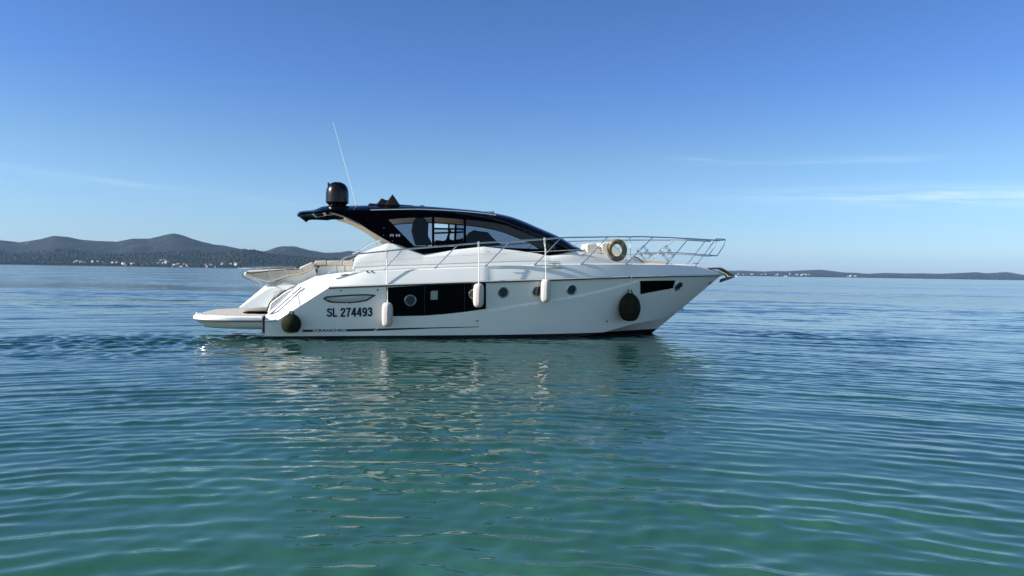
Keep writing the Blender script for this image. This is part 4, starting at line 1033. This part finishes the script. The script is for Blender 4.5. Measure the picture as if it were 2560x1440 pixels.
M['hill'] = land_material('scrub_hillside', (0.019, 0.024, 0.020), (0.009, 0.013, 0.012), (0.30, 0.28, 0.26), 80.0, 0.045)
M['coast'] = land_material('wooded_coast', (0.021, 0.029, 0.015), (0.003, 0.006, 0.005), (0.12, 0.11, 0.08), 400.0, 0.05)
M['farhill'] = land_material('far_hillside', (0.019, 0.022, 0.020), (0.010, 0.013, 0.012), (0.2, 0.2, 0.18), 900.0, 0.02)
terrain('hills', [(-900, 612), (-600, 590), (-300, 606), (-100, 597), (0, 600), (45, 606), (100, 599), (135, 591.5), (165, 594), (200, 601), (290, 606), (330, 597), (370, 597), (400, 590), (430, 584), (450, 588), (500, 604), (540, 613), (560, 614), (626, 629), (660, 628.5), (690, 619), (705, 616.5), (735, 617), (770, 627), (810, 633), (850, 632.5), (870, 629), (900, 632), (950, 640), (1050, 650), (1200, 660), (1400, 675), (1600, 684)], 5600, 4150, 7000, M['hill'], 7.5, 3)
terrain('headland', [(-900, 640), (-500, 636), (-100, 644), (0, 640), (100, 637), (200, 640), (300, 638), (400, 642), (470, 640), (520, 638), (575, 630), (605, 627.5), (630, 629), (680, 638), (750, 645), (820, 650), (900, 652), (1000, 658), (1150, 664), (1300, 676), (1450, 682)], 4500, 4000, 5000, M['coast'], 2.5, 5, power=0.9)
terrain('far_hills', [(1500, 684), (1650, 681), (1780, 679.5), (1830, 679.5), (1900, 679.5), (1940, 678.3), (1965, 679), (2000, 677), (2052, 675), (2080, 678), (2110, 682), (2140, 682.5), (2165, 685), (2190, 684), (2215, 683), (2260, 684.5), (2305, 684), (2350, 685), (2400, 683), (2440, 681), (2470, 684.5), (2515, 682), (2545, 688), (2600, 690), (2800, 688), (3100, 696), (3400, 700)], 9000, 8000, 9800, M['farhill'], 2.0, 9, power=0.8)
terrain('far_ridge', [(1600, 683), (1780, 678), (1853, 677), (1900, 679), (1960, 684), (2150, 688), (2400, 688), (2515, 680.5), (2560, 688), (2700, 691), (3000, 692), (3300, 699)], 11500, 10500, 12300, M['farhill'], 1.0, 11, power=0.8)

# coastal woods: many small crowns reading as one mass
def woods(name, px0, px1, d0, d1, count, size, seed):
    r_ = np.random.default_rng(seed); ico = bmesh.new(); bmesh.ops.create_icosphere(ico, subdivisions=1, radius=1.0)
    bv = np.array([v.co[:] for v in ico.verts]); bf = np.array([[v.index for v in f.verts] for f in ico.faces]); ico.free()
    V, Fc = [], []
    dg = bpy.context.evaluated_depsgraph_get()
    for i in range(count):
        d = d0 + (d1 - d0) * r_.random() ** 1.6; x = (r_.uniform(px0, px1) - 1280) / FPX * d
        z = -50
        hit = scene.ray_cast(dg, Vector((x, d, 900)), Vector((0, 0, -1)))
        if hit[0]: z = hit[1].z
        if z < 0.15: continue
        s = size * r_.uniform(0.6, 1.5); v = bv * (1 + r_.normal(0, 0.16, (len(bv), 1))) * np.array([s * 1.1, s, s * r_.uniform(0.6, 1.1)]) + np.array([x, d, z + s * 0.4])
        Fc.append(bf + len(V) * len(bv)); V.append(v)
    V = np.concatenate(V).astype(np.float32); Fc = np.concatenate(Fc).astype(np.int32)
    me = bpy.data.meshes.new(name); me.vertices.add(len(V)); me.vertices.foreach_set('co', V.ravel())
    me.loops.add(Fc.size); me.loops.foreach_set('vertex_index', Fc.ravel()); me.polygons.add(len(Fc)); me.polygons.foreach_set('loop_start', np.arange(0, Fc.size, 3, dtype=np.int32))
    me.update(calc_edges=True); me.materials.append(M['coast']); o = bpy.data.objects.new(name, me); COL.objects.link(o); tag(o, kind='stuff'); return o
bpy.context.view_layer.update()
woods('woods', -250, 1000, 4020, 4900, 9000, 7.0, 21)
woods('woods', 1780, 2900, 8010, 8300, 2200, 10.0, 22)

# ---- houses on the far shores, each one its own
M['wall_white'] = material('white_render', (0.56, 0.55, 0.51), 0.8); M['wall_cream'] = material('cream_render', (0.40, 0.36, 0.29), 0.8)
M['roof_tile'] = material('terracotta_tile', (0.34, 0.15, 0.09), 0.8); M['red_hull'] = material('rust_red', (0.22, 0.05, 0.04), 0.6)
def house_mesh(w, d, h, rh, wall, roof):
    mb = MB(); mb.box((0, 0, h / 2 - 2), (w, d, h + 4), 0)
    o = 0.5; x, y = w / 2 + o, d / 2 + o
    mb.add([(-x, -y, h), (x, -y, h), (x, y, h), (-x, y, h), (-x, 0, h + rh), (x, 0, h + rh)], [(0, 1, 5, 4), (2, 3, 4, 5), (0, 4, 3), (1, 2, 5), (0, 3, 2, 1)], 1)
    return mb
protos = []
for (w, d, h, rh, wm) in ((11, 9, 6.5, 2.4, 'wall_white'), (9, 8, 4.0, 2.2, 'wall_cream'), (15, 10, 8.5, 2.4, 'wall_white'), (13, 9, 5.0, 2.6, 'wall_white')):
    o = house_mesh(w, d, h, rh, wm, 'roof_tile').build('house', [M[wm], M['roof_tile']], None, smooth=False); protos.append(o)
bpy.context.view_layer.update()
dgr = bpy.context.evaluated_depsgraph_get()
used = [False] * 4
def put_house(px, dist, pi, label, group, scale=1.0, lift=0.0):
    x = (px - 1280) / FPX * dist; hit = scene.ray_cast(dgr, Vector((x, dist, 900)), Vector((0, 0, -1)))
    z = hit[1].z if hit[0] else 0.5
    if used[pi]: o = protos[pi].copy(); COL.objects.link(o)
    else: o = protos[pi]; used[pi] = True
    o.location = (x, dist, max(z, 0.5) + lift); o.rotation_euler = (0, 0, random.uniform(-0.5, 0.5)); o.scale = (scale,) * 3
    tag(o, label, 'house', group)
hr_ = random.Random(5)
clusters = [  # px list, distance range, label, group
    ([187, 192, 200, 206, 212, 226, 231, 244, 258], (4025, 4070), 'small cream or white house half hidden in trees on the low left shore', 'houses among trees on the left shore'),
    ([280, 292, 306, 309, 313, 329, 333, 356], (4012, 4040), 'small white house strung along the waterline below the wooded hills', 'houses strung along the waterline'),
    ([391, 395, 399, 403, 406, 410, 413, 416, 420, 422], (4040, 4190), 'white house in the hillside cluster climbing from the left shore', 'hillside cluster of white houses'),
    ([430, 434, 438, 442, 446, 450, 454, 460, 466, 472], (4010, 4030), 'low pale house in the waterfront row below the highest hill', 'waterfront row below the hill'),
    ([513, 517, 525, 529], (4010, 4030), 'pale shed beside the white vessel on the far shore', 'sheds beside the far vessel'),
    ([555, 556, 560, 573, 577, 580, 583, 586, 589], (4015, 4080), 'white block shaped house standing right of the vessel on the far shore', 'white block houses by the shore'),
    ([1846, 1851, 1856, 1859, 1862, 1872, 1875, 1879, 1882, 1902, 1905, 1912, 1918, 1924, 1932, 1936, 1940, 1944, 1948, 1952, 1957], (8010, 8090), 'tiny white house in the far village between anchor and church', 'village left of the church'),
    ([1978, 1989, 1992, 1995, 2002, 2006, 2010, 2014, 2018, 2022, 2026], (8010, 8090), 'tiny red roofed house in the far village right of the church', 'village right of the church'),
    ([2117, 2121, 2125, 2132, 2136, 2139, 2142], (8010, 8060), 'tiny white house in the separate hamlet past the village on the right', 'separate hamlet on the right shore')]
for pxs, (d0, d1), lab, grp in clusters:
    for p in pxs:
        far_ = p > 1700
        put_house(p + hr_.uniform(-0.8, 0.8), hr_.uniform(d0, d1), hr_.choice([0, 1, 2, 3, 0, 3]) if not far_ else hr_.choice([0, 2, 3]), lab, grp, hr_.uniform(0.8, 1.15) * (1.15 if far_ else 0.92))
for i, k in enumerate(used):
    if not k: bpy.data.objects.remove(protos[i])
# lone houses
put_house(600, 4420, 0, 'lone white house high on the green headland', None, 0.8); put_house(760, 4050, 3, 'lone white house above the cockpit headrest on the dark shore', None, 0.7)
def simple(name, label, cat, mb, mats, loc):
    o = mb.build(name, mats, None, smooth=False); o.location = loc; return tag(o, label, cat)
mb = MB(); mb.box((0, 0, 4), (36, 14, 12)); x = (1964 - 1280) / FPX * 8005; simple('hall_building', 'long white hall on the village waterfront below the church', 'building', mb, M['wall_white'], (x, 8008, 1))
mb = MB(); mb.box((0, 0, 12), (7, 7, 30), 0); mb.lathe([(5.2, 27), (0.05, 38)], (0, 0, 0), 4, 1); x = (1973.5 - 1280) / FPX * 8060; simple('church_tower', 'white church tower rising over the far village', 'church tower', mb, [M['wall_white'], M['wall_cream']], (x, 8060, 8))
x = (626 - 1280) / FPX * 4480; hit = scene.ray_cast(dgr, Vector((x, 4480, 900)), Vector((0, 0, -1)))
mb = MB(); mb.tube([(0, 0, 0), (0, 0, 27)], [1.1, 0.5], 6); [mb.tube([(-2, 0, h), (2, 0, h)], 0.3, 4) for h in (18, 23, 26)]; simple('transmitter_mast', 'thin transmitter mast on top of the green headland', 'mast', mb, M['wall_white'], (x, 4480, (hit[1].z if hit[0] else 80) - 1))
# ferry and red barges moored by the far shore
def vessel(px, d, ln, hh, label, mats, cabin):
    mb = MB(); sec = []
    for q in np.linspace(0, 1, 9):
        w_ = 3.2 * (1 - max(0, (q - 0.55) / 0.45) ** 2) + 0.1; xx = (q - 0.5) * ln; sec.append([(xx, -w_, hh), (xx, -w_ * .75, -0.6), (xx, w_ * .75, -0.6), (xx, w_, hh)])
    mb.grid(sec, 0, close=True); mb.add(sec[0], [(0, 1, 2, 3)]); x = (px - 1280) / FPX * d
    if cabin: mb.box((-ln * .1, 0, hh + 1.4), (ln * .5, 4.5, 2.8), 1); mb.box((-ln * .05, 0, hh + 3.8), (ln * .22, 3.6, 2.2), 1); mb.tube([(0, 0, hh + 4), (0, 0, hh + 10)], 0.2, 5, 1)
    simple('moored_boat', label, 'boat', mb, mats, (x, d, 0))
vessel(538, 3985, 20, 2.6, 'white boat with a dark hull moored off the far shore', [M['navy'], M['wall_white']], True)
vessel(519, 3992, 26, 2.4, 'rust red barge lying left of the white boat on the far shore', [M['red_hull'], M['wall_white']], False)

# ------------------------------------------------------------------ air
hz = MB(); hz.box((0, 6400, 159), (27000, 13200, 322)); ho = hz.build('haze', material('haze_surface', (1, 1, 1)), None, smooth=False); tag(ho, kind='stuff')
hm = bpy.data.materials.new('sea_haze'); hm.use_nodes = True; n = hm.node_tree.nodes; n.clear()
ou = n.new('ShaderNodeOutputMaterial'); pv = n.new('ShaderNodeVolumePrincipled'); pv.inputs['Color'].default_value = (0.36, 0.62, 1.0, 1); pv.inputs['Density'].default_value = 3.0e-5; pv.inputs['Anisotropy'].default_value = 0.0
hm.node_tree.links.new(pv.outputs[0], ou.inputs['Volume']); ho.data.materials.clear(); ho.data.materials.append(hm)
